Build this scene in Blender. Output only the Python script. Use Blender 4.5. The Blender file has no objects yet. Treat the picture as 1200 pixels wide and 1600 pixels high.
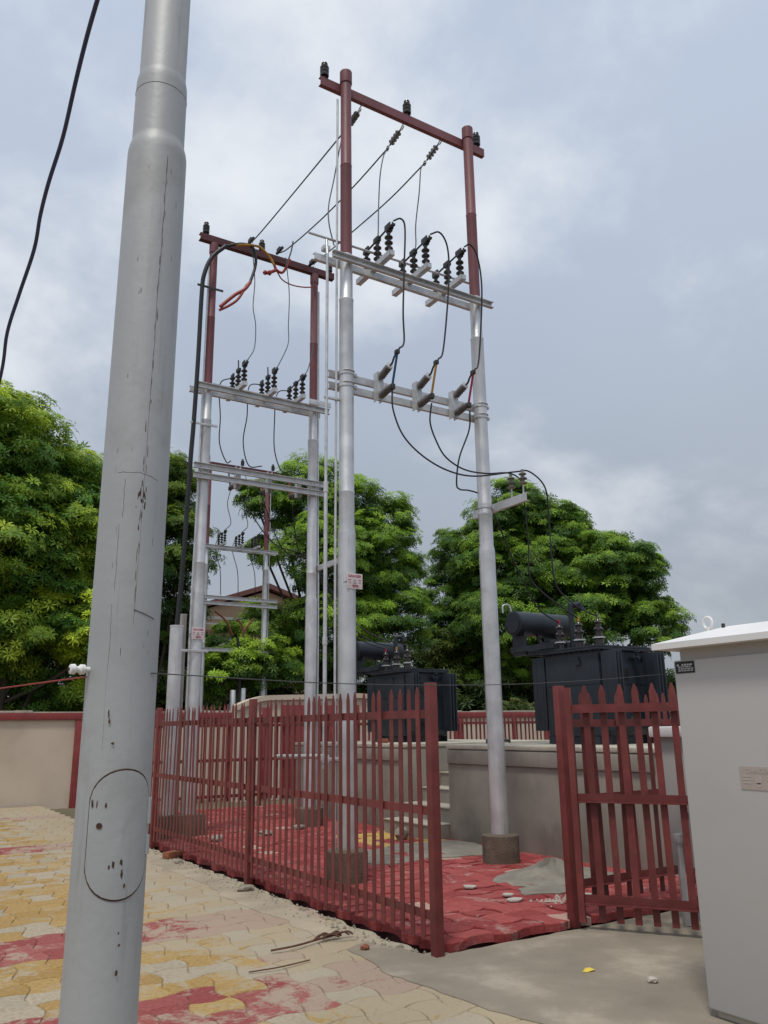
import bpy, bmesh, math, random
import numpy as np
from mathutils import Vector, Matrix, Euler
random.seed(7); rng = np.random.default_rng(11)
S = bpy.context.scene
COL = S.collection

# ------------------------------------------------------------------ camera
TH, PITCH, ROLL = 0.5614, 0.2602, -0.0138
cd = bpy.data.cameras.new('camera'); cam = bpy.data.objects.new('camera', cd); COL.objects.link(cam)
cd.sensor_fit = 'VERTICAL'; cd.sensor_height = 36.0; cd.lens = 36.0*1270.24/1600.0
cd.clip_start = 0.05; cd.clip_end = 5000
cam.matrix_world = Matrix.Translation((0, 0, 1.5)) @ Matrix.Rotation(-TH, 4, 'Z') @ Matrix.Rotation(math.pi/2+PITCH, 4, 'X') @ Matrix.Rotation(ROLL, 4, 'Z')
S.camera = cam
S.render.resolution_x, S.render.resolution_y = 768, 1024

# ------------------------------------------------------------------ sky and sun
SUN_EL, SUN_AZ = math.radians(66), math.radians(-132)      # azimuth from +Y towards +X
sun_dir = Vector((math.sin(SUN_AZ)*math.cos(SUN_EL), math.cos(SUN_AZ)*math.cos(SUN_EL), math.sin(SUN_EL)))
CLOUD = 104.58
W = bpy.data.worlds.new('World'); S.world = W; W.use_nodes = True
nt = W.node_tree; nt.nodes.clear()
def wn(t, **k):
    n = nt.nodes.new(t)
    for a, b in k.items(): setattr(n, a, b)
    return n
sky = wn('ShaderNodeTexSky', sky_type='NISHITA', sun_disc=False, sun_elevation=SUN_EL, sun_rotation=SUN_AZ, altitude=200, air_density=1.2, dust_density=4.0, ozone_density=1.5)
bg = wn('ShaderNodeBackground'); bg.inputs['Strength'].default_value = 0.10
out = wn('ShaderNodeOutputWorld')
tc = wn('ShaderNodeTexCoord'); sep = wn('ShaderNodeSeparateXYZ'); nt.links.new(tc.outputs['Generated'], sep.inputs[0])
mx = wn('ShaderNodeMath', operation='MAXIMUM'); nt.links.new(sep.outputs['Z'], mx.inputs[0]); mx.inputs[1].default_value = 0.0
ad = wn('ShaderNodeMath', operation='ADD'); nt.links.new(mx.outputs[0], ad.inputs[0]); ad.inputs[1].default_value = 0.45
dx = wn('ShaderNodeMath', operation='DIVIDE'); nt.links.new(sep.outputs['X'], dx.inputs[0]); nt.links.new(ad.outputs[0], dx.inputs[1])
dy = wn('ShaderNodeMath', operation='DIVIDE'); nt.links.new(sep.outputs['Y'], dy.inputs[0]); nt.links.new(ad.outputs[0], dy.inputs[1])
cmb = wn('ShaderNodeCombineXYZ'); nt.links.new(dx.outputs[0], cmb.inputs[0]); nt.links.new(dy.outputs[0], cmb.inputs[1]); cmb.inputs[2].default_value = CLOUD
def cloud(scale, detail, lo, hi, w):
    n = wn('ShaderNodeTexNoise'); n.inputs['Scale'].default_value = scale; n.inputs['Detail'].default_value = detail
    n.inputs['Roughness'].default_value = 0.55; n.inputs['Distortion'].default_value = 0.12
    nt.links.new(cmb.outputs[0], n.inputs['Vector'])
    m = wn('ShaderNodeMapRange', interpolation_type='SMOOTHSTEP'); nt.links.new(n.outputs['Fac'], m.inputs['Value'])
    m.inputs['From Min'].default_value = lo; m.inputs['From Max'].default_value = hi; m.inputs['To Max'].default_value = w
    return m
c1 = cloud(2.3, 8, 0.44, 0.68, 0.92); c2 = cloud(0.9, 3, 0.35, 0.65, 0.10)
lowhaze = wn('ShaderNodeMapRange', interpolation_type='SMOOTHSTEP'); nt.links.new(sep.outputs['Z'], lowhaze.inputs['Value']); lowhaze.inputs['From Min'].default_value = 0.05; lowhaze.inputs['From Max'].default_value = 0.5; lowhaze.inputs['To Min'].default_value = 0.25
thin = wn('ShaderNodeMath', operation='MULTIPLY'); nt.links.new(c1.outputs[0], thin.inputs[0]); nt.links.new(lowhaze.outputs[0], thin.inputs[1])
cs = wn('ShaderNodeMath', operation='ADD', use_clamp=True); nt.links.new(thin.outputs[0], cs.inputs[0]); nt.links.new(c2.outputs[0], cs.inputs[1])
haze = wn('ShaderNodeMix', data_type='RGBA'); haze.inputs['Factor'].default_value = 0.85
nt.links.new(sky.outputs['Color'], haze.inputs['A']); 
hz = wn('ShaderNodeMapRange', interpolation_type='SMOOTHSTEP'); nt.links.new(sep.outputs['Z'], hz.inputs['Value']); hz.inputs['From Min'].default_value = 0.0; hz.inputs['From Max'].default_value = 0.72
hcol = wn('ShaderNodeMix', data_type='RGBA'); nt.links.new(hz.outputs[0], hcol.inputs['Factor']); hcol.inputs['A'].default_value = (3.6, 3.95, 4.45, 1); hcol.inputs['B'].default_value = (5.45, 6.3, 7.75, 1)
nt.links.new(hcol.outputs['Result'], haze.inputs['B'])
mixc = wn('ShaderNodeMix', data_type='RGBA'); nt.links.new(cs.outputs[0], mixc.inputs['Factor'])
nt.links.new(haze.outputs['Result'], mixc.inputs['A']); mixc.inputs['B'].default_value = (8.2, 8.6, 9.1, 1)
nt.links.new(mixc.outputs['Result'], bg.inputs['Color']); nt.links.new(bg.outputs[0], out.inputs['Surface'])

sd = bpy.data.lights.new('sun', 'SUN'); sun = bpy.data.objects.new('sun', sd); COL.objects.link(sun)
sd.energy = 2.0; sd.angle = math.radians(9); sd.color = (1.0, 0.95, 0.86)
sun.rotation_euler = sun_dir.to_track_quat('Z', 'Y').to_euler(); sun.location = (0, 0, 30)
S.view_settings.view_transform = 'Standard'; S.view_settings.look = 'None'
S.view_settings.exposure = 0.0; S.view_settings.gamma = 1.0; S.view_settings.use_curve_mapping = False

# ------------------------------------------------------------------ materials
MATS = {}
def mat(name, col, rough=0.6, metal=0.0, var=0.12, vscale=3.0, bump=0.0, bscale=60.0, streak=0.0, dirt=None, dirt_amt=0.0, dirt_scale=2.0, spec=0.4, objvar=0.0, chips=0.0):
    """procedural paint / concrete / steel: base colour with noise variation, optional dirt, bump and vertical streaks"""
    m = bpy.data.materials.new(name); m.use_nodes = True; t = m.node_tree; N = t.nodes; K = t.links
    b = N['Principled BSDF']; b.inputs['Roughness'].default_value = rough; b.inputs['Metallic'].default_value = metal
    b.inputs['Specular IOR Level'].default_value = spec
    g = N.new('ShaderNodeNewGeometry')
    n1 = N.new('ShaderNodeTexNoise'); n1.inputs['Scale'].default_value = vscale; n1.inputs['Detail'].default_value = 6; K.new(g.outputs['Position'], n1.inputs['Vector'])
    mr = N.new('ShaderNodeMapRange'); K.new(n1.outputs['Fac'], mr.inputs['Value']); mr.inputs['From Min'].default_value = 0.3; mr.inputs['From Max'].default_value = 0.7
    mr.inputs['To Min'].default_value = 1-var; mr.inputs['To Max'].default_value = 1+var
    mul = N.new('ShaderNodeMix'); mul.data_type = 'RGBA'; mul.blend_type = 'MULTIPLY'; mul.inputs['Factor'].default_value = 1
    mul.inputs['A'].default_value = (*col, 1); K.new(mr.outputs[0], mul.inputs['B']); last = mul.outputs['Result']
    if objvar:
        oi = N.new('ShaderNodeObjectInfo'); m2 = N.new('ShaderNodeMapRange'); K.new(oi.outputs['Random'], m2.inputs['Value'])
        m2.inputs['To Min'].default_value = 1-objvar; m2.inputs['To Max'].default_value = 1+objvar
        x = N.new('ShaderNodeMix'); x.data_type = 'RGBA'; x.blend_type = 'MULTIPLY'; x.inputs['Factor'].default_value = 1
        K.new(last, x.inputs['A']); K.new(m2.outputs[0], x.inputs['B']); last = x.outputs['Result']
    def overlay(scale_vec, scale, lo, hi, colour, amt, detail=5):
        nonlocal last
        mp = N.new('ShaderNodeMapping'); mp.inputs['Scale'].default_value = scale_vec; K.new(g.outputs['Position'], mp.inputs['Vector'])
        n = N.new('ShaderNodeTexNoise'); n.inputs['Scale'].default_value = scale; n.inputs['Detail'].default_value = detail; n.inputs['Roughness'].default_value = 0.65
        K.new(mp.outputs[0], n.inputs['Vector'])
        r = N.new('ShaderNodeMapRange'); r.interpolation_type = 'SMOOTHSTEP'; K.new(n.outputs['Fac'], r.inputs['Value'])
        r.inputs['From Min'].default_value = lo; r.inputs['From Max'].default_value = hi; r.inputs['To Max'].default_value = amt
        x = N.new('ShaderNodeMix'); x.data_type = 'RGBA'; K.new(r.outputs[0], x.inputs['Factor']); K.new(last, x.inputs['A']); x.inputs['B'].default_value = (*colour, 1)
        last = x.outputs['Result']
    if streak: overlay((1, 1, 0.06), 22, 0.56, 0.78, tuple(c*0.35 for c in col), streak)
    if dirt: overlay((1, 1, 1), dirt_scale, 0.5, 0.72, dirt, dirt_amt, 8)
    if chips: overlay((1, 1, .6), 30, 0.66, 0.70, (.045, .03, .025), chips, 4)
    K.new(last, b.inputs['Base Color'])
    if bump:
        n2 = N.new('ShaderNodeTexNoise'); n2.inputs['Scale'].default_value = bscale; n2.inputs['Detail'].default_value = 5; K.new(g.outputs['Position'], n2.inputs['Vector'])
        bp = N.new('ShaderNodeBump'); bp.inputs['Strength'].default_value = bump; bp.inputs['Distance'].default_value = 0.02
        K.new(n2.outputs['Fac'], bp.inputs['Height']); K.new(bp.outputs[0], b.inputs['Normal'])
    r2 = N.new('ShaderNodeMapRange'); K.new(n1.outputs['Fac'], r2.inputs['Value']); r2.inputs['To Min'].default_value = max(.05, rough-.12); r2.inputs['To Max'].default_value = min(1, rough+.12)
    K.new(r2.outputs[0], b.inputs['Roughness'])
    MATS[name] = m; return m
mat('silver_paint', (.60, .605, .62), .40, .62, .14, 4, .15, 90, streak=.45, dirt=(.25, .22, .19), dirt_amt=.25, dirt_scale=3)
mat('pole_grey', (.40, .41, .418), .55, .18, .12, 1.6, .05, 40, streak=.42, dirt=(.25, .24, .225), dirt_amt=.4, dirt_scale=3.2)
mat('galvanised', (.55, .56, .575), .45, .45, .14, 9, .1, 80, dirt=(.3, .28, .26), dirt_amt=.3, dirt_scale=7)
mat('red_oxide', (.150, .031, .029), .5, 0, .22, 6, .2, 90, streak=.25, dirt=(.19, .07, .06), dirt_amt=.4, dirt_scale=5, objvar=.16, chips=.7)
mat('red_oxide_high', (.185, .066, .076), .5, 0, .12, 3, .06, 60, dirt=(.25, .11, .11), dirt_amt=.3, dirt_scale=3)
mat('dark_red', (.085, .024, .028), .55, 0, .15, 5)
mat('transformer_grey', (.021, .0275, .037), .42, .0, .22, 4, .05, 40, streak=.3, dirt=(.05, .052, .055), dirt_amt=.35, dirt_scale=2.2, spec=.32)
mat('black_porcelain', (.022, .019, .019), .22, 0, .2, 10, spec=.6)
mat('brown_porcelain', (.022, .013, .011), .2, 0, .2, 10, spec=.6)
mat('grey_polymer', (.12, .11, .11), .5, 0, .2, 12)
mat('insulator_grey', (.17, .165, .14), .3, 0, .15, 10)
mat('dark_metal', (.06, .058, .058), .5, .5, .2, 12)
mat('cable_black', (.018, .019, .022), .45, 0, .15, 10)
mat('cable_blue', (.045, .055, .13), .45, 0, .15, 10)
mat('conductor', (.09, .092, .095), .5, .6, .1, 10)
mat('heatshrink_red', (.30, .035, .025), .5, 0, .15, 12)
mat('heatshrink_brown', (.17, .05, .028), .55, 0, .2, 12)
mat('tape_blue', (.02, .07, .17), .5, 0, .1, 12); mat('tape_yellow', (.42, .23, .03), .5, 0, .1, 12); mat('tape_red', (.32, .02, .05), .5, 0, .1, 12)
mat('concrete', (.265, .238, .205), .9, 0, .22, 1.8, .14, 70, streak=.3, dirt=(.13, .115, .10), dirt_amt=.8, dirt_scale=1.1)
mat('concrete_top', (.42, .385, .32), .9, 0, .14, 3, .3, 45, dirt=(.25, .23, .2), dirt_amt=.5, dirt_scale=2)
mat('footing', (.115, .088, .065), .95, 0, .2, 8, .5, 60, dirt=(.2, .17, .135), dirt_amt=.5, dirt_scale=5)
mat('apron', (.25, .215, .165), .92, 0, .2, 1.6, .3, 70, dirt=(.40, .35, .28), dirt_amt=.8, dirt_scale=1.6)
mat('cement_light', (.36, .305, .225), .92, 0, .2, 2.0, .3, 70, dirt=(.24, .205, .155), dirt_amt=.6, dirt_scale=2.2)
mat('mortar', (.22, .20, .165), .95, 0, .2, 5, .5, 60, dirt=(.13, .12, .1), dirt_amt=.5, dirt_scale=9)
mat('sand_bed', (.27, .215, .145), .95, 0, .25, 6, .4, 80)
mat('soil', (.13, .105, .07), .95, 0, .3, .6, .4, 20, dirt=(.05, .08, .025), dirt_amt=.8, dirt_scale=.3)
mat('wall_beige', (.56, .47, .375), .85, 0, .07, 1.2, .15, 60, dirt=(.36, .29, .22), dirt_amt=.45, dirt_scale=.9)
mat('wall_red', (.235, .042, .042), .75, 0, .14, 2.5, .15, 60, dirt=(.31, .13, .11), dirt_amt=.4, dirt_scale=3)
mat('coping', (.44, .39, .33), .9, 0, .2, 5, .4, 50)
mat('cabinet_grey', (.44, .425, .415), .42, 0, .02, 1.0, .03, 250, dirt=(.40, .385, .37), dirt_amt=.4, dirt_scale=1.2)
mat('cabinet_white', (.74, .73, .725), .45, 0, .04, 2.0)
mat('sign_white', (.62, .54, .55), .5, 0, .08, 14); mat('sign_red', (.36, .03, .07), .5, 0, .1, 10); mat('sign_grey', (.36, .34, .35), .6, 0, .1, 10)
mat('plate_black', (.014, .014, .015), .35, 0, .1, 10); mat('plate_print', (.5, .5, .5), .4, .3, .1, 10)
mat('faded_plate', (.395, .335, .30), .6, 0, .05, 5); mat('faded_print', (.425, .375, .345), .6, 0, .06, 9)
mat('rust', (.075, .035, .02), .85, 0, .4, 60); mat('scuff', (.14, .135, .13), .8, 0, .4, 60)
mat('brick', (.23, .085, .045), .9, 0, .2, 14, .4, 60); mat('stone', (.27, .24, .19), .95, 0, .25, 14, .5, 40)
mat('yellow_wrap', (.72, .53, .06), .4, 0, .1, 10); mat('white_scrap', (.44, .40, .35), .7, 0, .1, 10); mat('twig', (.12, .06, .04), .9, 0, .2, 20)
mat('bark', (.085, .068, .05), .95, 0, .3, 5, .6, 14)
mat('house_tan', (.42, .29, .19), .85, 0, .1, .6); mat('house_grey', (.34, .33, .32), .85, 0, .15, .8); mat('house_red', (.15, .065, .055), .8, 0, .1, 1)
mat('window_dark', (.03, .035, .04), .15, 0, .1, 1)

def paver_mat(name, source, dust, lo, hi, amt, edge=None):
    m = bpy.data.materials.new(name); m.use_nodes = True; t = m.node_tree; N = t.nodes; K = t.links
    b = N['Principled BSDF']; b.inputs['Specular IOR Level'].default_value = .25
    g = N.new('ShaderNodeNewGeometry')
    if source == 'object':
        oi = N.new('ShaderNodeObjectInfo'); base = oi.outputs['Color']
    else:
        at = N.new('ShaderNodeAttribute'); at.attribute_name = 'tint'; base = at.outputs['Color']
    n0 = N.new('ShaderNodeTexNoise'); n0.inputs['Scale'].default_value = 38; n0.inputs['Detail'].default_value = 6; K.new(g.outputs['Position'], n0.inputs['Vector'])
    mr = N.new('ShaderNodeMapRange'); K.new(n0.outputs['Fac'], mr.inputs['Value']); mr.inputs['From Min'].default_value = .3; mr.inputs['From Max'].default_value = .7; mr.inputs['To Min'].default_value = .8; mr.inputs['To Max'].default_value = 1.18
    mul = N.new('ShaderNodeMix'); mul.data_type = 'RGBA'; mul.blend_type = 'MULTIPLY'; mul.inputs['Factor'].default_value = 1
    K.new(base, mul.inputs['A']); K.new(mr.outputs[0], mul.inputs['B'])
    n1 = N.new('ShaderNodeTexNoise'); n1.inputs['Scale'].default_value = 2.3; n1.inputs['Detail'].default_value = 10; n1.inputs['Roughness'].default_value = .74; n1.inputs['Distortion'].default_value = .9
    K.new(g.outputs['Position'], n1.inputs['Vector']); val = n1.outputs['Fac']
    if edge:          # cement spilled along the fence line: a stain that gets denser towards x = edge
        sp = N.new('ShaderNodeSeparateXYZ'); K.new(g.outputs['Position'], sp.inputs[0])
        r = N.new('ShaderNodeMapRange'); r.interpolation_type = 'SMOOTHSTEP'; K.new(sp.outputs['X'], r.inputs['Value']); r.inputs['From Min'].default_value = edge-2.0; r.inputs['From Max'].default_value = edge-.1; r.inputs['To Max'].default_value = .24
        a = N.new('ShaderNodeMath'); a.operation = 'ADD'; K.new(val, a.inputs[0]); K.new(r.outputs[0], a.inputs[1]); val = a.outputs[0]
    n3 = N.new('ShaderNodeTexNoise'); n3.inputs['Scale'].default_value = 13; n3.inputs['Detail'].default_value = 8; n3.inputs['Roughness'].default_value = .75; K.new(g.outputs['Position'], n3.inputs['Vector'])
    ma = N.new('ShaderNodeMath'); ma.operation = 'MULTIPLY_ADD'; K.new(n3.outputs['Fac'], ma.inputs[0]); ma.inputs[1].default_value = .42; ma.inputs[2].default_value = -.21
    mb_ = N.new('ShaderNodeMath'); mb_.operation = 'ADD'; K.new(val, mb_.inputs[0]); K.new(ma.outputs[0], mb_.inputs[1]); val = mb_.outputs[0]
    r = N.new('ShaderNodeMapRange'); r.interpolation_type = 'SMOOTHSTEP'; K.new(val, r.inputs['Value']); r.inputs['From Min'].default_value = lo; r.inputs['From Max'].default_value = hi; r.inputs['To Max'].default_value = amt
    x = N.new('ShaderNodeMix'); x.data_type = 'RGBA'; K.new(r.outputs[0], x.inputs['Factor']); K.new(mul.outputs['Result'], x.inputs['A']); x.inputs['B'].default_value = (*dust, 1)
    K.new(x.outputs['Result'], b.inputs['Base Color']); b.inputs['Roughness'].default_value = .88
    bp = N.new('ShaderNodeBump'); bp.inputs['Strength'].default_value = .35; bp.inputs['Distance'].default_value = .012; K.new(n0.outputs['Fac'], bp.inputs['Height']); K.new(bp.outputs[0], b.inputs['Normal'])
    MATS[name] = m
paver_mat('yard_paver', 'object', (.375, .325, .245), .515, .63, .76, edge=3.5); paver_mat('yard_paver_far', 'attr', (.375, .325, .245), .515, .63, .76, edge=3.5)
paver_mat('red_paver', 'object', (.40, .29, .25), .55, .66, .62); paver_mat('red_paver_far', 'attr', (.40, .29, .25), .55, .66, .62)

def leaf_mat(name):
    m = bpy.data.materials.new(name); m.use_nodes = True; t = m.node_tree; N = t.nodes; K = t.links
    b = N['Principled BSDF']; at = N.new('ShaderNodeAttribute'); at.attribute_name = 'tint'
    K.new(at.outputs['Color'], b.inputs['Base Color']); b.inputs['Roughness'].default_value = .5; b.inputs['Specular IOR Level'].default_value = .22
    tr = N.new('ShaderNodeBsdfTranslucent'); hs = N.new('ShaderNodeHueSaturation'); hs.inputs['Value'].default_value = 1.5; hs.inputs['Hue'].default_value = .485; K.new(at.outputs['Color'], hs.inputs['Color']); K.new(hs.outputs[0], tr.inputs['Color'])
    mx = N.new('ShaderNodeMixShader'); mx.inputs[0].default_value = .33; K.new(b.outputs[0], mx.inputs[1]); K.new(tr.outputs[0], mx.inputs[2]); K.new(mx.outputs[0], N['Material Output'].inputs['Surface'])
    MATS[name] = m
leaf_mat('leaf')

# ------------------------------------------------------------------ mesh helpers (everything in metres: x along the gate fence, y along the long fence)
class MB:
    def __init__(s): s.v = []; s.f = []
    def add(s, vs, fs):
        o = len(s.v); s.v += [tuple(map(float, p)) for p in vs]; s.f += [tuple(i+o for i in f) for f in fs]; return s
    def box(s, x0, x1, y0, y1, z0, z1, c=0.0):
        if not c:
            P = [(x0,y0,z0),(x1,y0,z0),(x1,y1,z0),(x0,y1,z0),(x0,y0,z1),(x1,y0,z1),(x1,y1,z1),(x0,y1,z1)]
            return s.add(P, [(3,2,1,0),(4,5,6,7),(0,1,5,4),(1,2,6,5),(2,3,7,6),(3,0,4,7)])
        bm = bmesh.new(); bmesh.ops.create_cube(bm, size=1.0)
        for v in bm.verts: v.co = ((x0+x1)/2+v.co.x*(x1-x0), (y0+y1)/2+v.co.y*(y1-y0), (z0+z1)/2+v.co.z*(z1-z0))
        bmesh.ops.bevel(bm, geom=bm.edges[:], offset=c, segments=2, affect='EDGES', profile=.6)
        bm.verts.index_update(); s.add([v.co for v in bm.verts], [[v.index for v in f.verts] for f in bm.faces]); bm.free(); return s
    def lathe(s, prof, c=(0,0,0), axis=(0,0,1), n=20, cap=True):
        ax = Vector(axis).normalized(); a = ax.orthogonal().normalized(); b = ax.cross(a); c = Vector(c); V = []; F = []
        for r, h in prof:
            for i in range(n):
                t = 2*math.pi*i/n; V.append(c+ax*h+(a*math.cos(t)+b*math.sin(t))*r)
        for j in range(len(prof)-1):
            for i in range(n):
                k = (i+1) % n; F.append((j*n+i, j*n+k, (j+1)*n+k, (j+1)*n+i))
        if cap: F.append(tuple(range(n-1, -1, -1))); F.append(tuple((len(prof)-1)*n+i for i in range(n)))
        return s.add(V, F)
    def cyl(s, p, q, r, r2=None, n=14):
        p = Vector(p); q = Vector(q); d = q-p
        return s.lathe([(r, 0), (r if r2 is None else r2, d.length)], p, d, n)
    def tube(s, pts, r, n=8, sub=6, closed=False):
        P = [Vector(p) for p in pts]
        if sub > 1 and len(P) > 2:
            Q = []
            m = len(P)
            for i in range(m if closed else m-1):
                p0 = P[(i-1) % m] if closed or i > 0 else P[0]*2-P[1]; p1 = P[i]; p2 = P[(i+1) % m]; p3 = P[(i+2) % m] if closed or i+2 < m else P[-1]*2-P[-2]
                for k in range(sub):
                    t = k/sub; Q.append(.5*((2*p1)+(p2-p0)*t+(2*p0-5*p1+4*p2-p3)*t*t+(3*p1-p0-3*p2+p3)*t**3))
            if not closed: Q.append(P[-1])
            P = Q
        V = []; F = []; m = len(P); nrm = None
        for i in range(m):
            d = (P[(i+1) % m]-P[i-1]) if closed else (P[min(i+1, m-1)]-P[max(i-1, 0)])
            d.normalize()
            nrm = d.orthogonal().normalized() if nrm is None else (nrm-d*nrm.dot(d)).normalized()
            b = d.cross(nrm)
            for j in range(n):
                t = 2*math.pi*j/n; V.append(P[i]+(nrm*math.cos(t)+b*math.sin(t))*r)
        for i in range(m if closed else m-1):
            for j in range(n):
                k = (j+1) % n; i2 = (i+1) % m; F.append((i*n+j, i*n+k, i2*n+k, i2*n+j))
        if not closed: F.append(tuple(range(n-1, -1, -1))); F.append(tuple((m-1)*n+j for j in range(n)))
        return s.add(V, F)
    def prism(s, poly, p, ex, ey, ez):      # polygon (a, b) in axes ex, ey at p, extruded by vector ez
        p = Vector(p); ex = Vector(ex); ey = Vector(ey); ez = Vector(ez); n = len(poly)
        V = [p+ex*a+ey*b for a, b in poly]+[p+ex*a+ey*b+ez for a, b in poly]
        return s.add(V, [tuple(range(n-1, -1, -1)), tuple(range(n, 2*n))]+[(i, (i+1) % n, n+(i+1) % n, n+i) for i in range(n)])
    def channel(s, p, q, h, wd, t, side):     # C section, web centre line p->q (z = centre), flanges towards `side`
        p = Vector(p); q = Vector(q); sd_ = Vector(side)
        poly = [(0,-h/2),(wd,-h/2),(wd,-h/2+t),(t,-h/2+t),(t,h/2-t),(wd,h/2-t),(wd,h/2),(0,h/2)]
        return s.prism(poly, p, sd_, (0,0,1), q-p)
    def angle(s, p, q, h, wd, t, side, up=1):  # L section
        p = Vector(p); q = Vector(q)
        poly = [(0,0),(wd,0),(wd,t),(t,t),(t,h),(0,h)]
        return s.prism([(a, b*up) for a, b in poly], p, Vector(side), (0,0,1), q-p)
    def mesh(s, name, o=(0,0,0), smooth=True):
        me = bpy.data.meshes.new(name); ox, oy, oz = o
        me.from_pydata([(x-ox, y-oy, z-oz) for x, y, z in s.v], [], s.f)
        bm = bmesh.new(); bm.from_mesh(me); bmesh.ops.recalc_face_normals(bm, faces=bm.faces[:]); bm.to_mesh(me); bm.free()
        if smooth:
            me.polygons.foreach_set('use_smooth', [True]*len(me.polygons)); me.set_sharp_from_angle(angle=math.radians(35))
        return me

ORG = {}
def props(o, label=None, cat=None, group=None, kind=None):
    if label: o['label'] = label
    if cat: o['category'] = cat
    if group: o['group'] = group
    if kind: o['kind'] = kind
    return o
def thing(name, loc, label, cat, group=None):
    o = bpy.data.objects.new(name, None); COL.objects.link(o); o.location = loc; o.empty_display_size = .2
    ORG[o.name] = tuple(loc); return props(o, label, cat, group)
def part(name, mb, m, parent, label=None, smooth=True):
    o = ORG[parent.name]; ob = bpy.data.objects.new(name, mb.mesh(name, o, smooth)); COL.objects.link(ob)
    ob.parent = parent; ob.data.materials.append(MATS[m]); ORG[ob.name] = o
    return props(ob, label)
def solo(name, mb, m, loc, label=None, cat=None, group=None, kind=None, smooth=True):
    ob = bpy.data.objects.new(name, mb.mesh(name, loc, smooth)); COL.objects.link(ob); ob.location = loc
    ob.data.materials.append(MATS[m]); ORG[ob.name] = tuple(loc); return props(ob, label, cat, group, kind)
def piece(name, me, parent, loc, rot=(0,0,0), scale=None):      # a repeated piece that shares its mesh; loc in metres, parent has no rotation
    ob = bpy.data.objects.new(name, me); COL.objects.link(ob); ob.parent = parent; o = ORG[parent.name]
    ob.location = (loc[0]-o[0], loc[1]-o[1], loc[2]-o[2]); ob.rotation_euler = rot
    if scale: ob.scale = scale
    return ob
def wire(name, pts, r, m, label, cat='wire', group=None, n=8, sub=6):
    return solo(name, MB().tube(pts, r, n, sub), m, pts[0], label, cat, group)
TEXT = {}
def text_part(name, body, size, m, parent, loc, rot, extrude=.0006):
    if (body, size) not in TEXT:
        c = bpy.data.curves.new('lettering', 'FONT'); c.body = body; c.size = size; c.align_x = 'CENTER'; c.align_y = 'CENTER'; c.extrude = extrude; c.resolution_u = 2; c.offset = size*.018
        t = bpy.data.objects.new('lettering', c); COL.objects.link(t); bpy.context.view_layer.update()
        me = bpy.data.meshes.new_from_object(t.evaluated_get(bpy.context.evaluated_depsgraph_get())); COL.objects.unlink(t); bpy.data.objects.remove(t)
        me.materials.clear(); TEXT[(body, size)] = me
    me = TEXT[(body, size)].copy(); me.materials.append(MATS[m]); o = ORG[parent.name]
    ob = bpy.data.objects.new(name, me); COL.objects.link(ob); ob.parent = parent; ob.location = (loc[0]-o[0], loc[1]-o[1], loc[2]-o[2]); ob.rotation_euler = rot
    return ob

# ------------------------------------------------------------------ ground and paving
solo('ground', MB().add([(-1500,-1500,-.10),(1500,-1500,-.10),(1500,2500,-.10),(-1500,2500,-.10)], [(0,1,2,3)]), 'soil', (0,0,-.10), kind='structure')
CELL = .245; GAP = .0045
def tile_outline(odd, seg=5, s=CELL, shrink=GAP):
    h = s/2; a = .034; P = []
    corners = [(-h,-h),(h,-h),(h,h),(-h,h)]; nrm = [(0,-1),(1,0),(0,1),(-1,0)]
    for k in range(4):
        x0, y0 = corners[k]; x1, y1 = corners[(k+1) % 4]; out_ = (k % 2 == 0) ^ odd
        for i in range(seg):
            t = i/seg; d = a*math.sin(math.pi*t)*(1 if out_ else -1)
            P.append((x0+(x1-x0)*t+nrm[k][0]*d, y0+(y1-y0)*t+nrm[k][1]*d))
    cx = 1-shrink/h/2
    return [(x*cx, y*cx) for x, y in P]
def tile_geo(odd, seg):
    P = tile_outline(odd, seg); n = len(P); b = .955
    V = [(x*b, y*b, 0) for x, y in P]+[(x, y, -.006) for x, y in P]+[(x, y, -.06) for x, y in P]
    F = [tuple(range(n))]+[(i, n+i, n+(i+1) % n, (i+1) % n) for i in range(n)]+[(n+i, 2*n+i, 2*n+(i+1) % n, n+(i+1) % n) for i in range(n)]
    return V, F
def tile_mesh(name, odd, m):
    V, F = tile_geo(odd, 4); me = bpy.data.meshes.new(name); me.from_pydata(V, [], F); me.materials.append(MATS[m]); return me
fwd2 = Vector((math.sin(TH), math.cos(TH))); rgt2 = Vector((math.cos(TH), -math.sin(TH)))
def in_view(x, y, margin=0.0):
    d = fwd2.x*x+fwd2.y*y; l = rgt2.x*x+rgt2.y*y
    return d > 4.2-margin and abs(l) < .49*d+.15+margin
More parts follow.
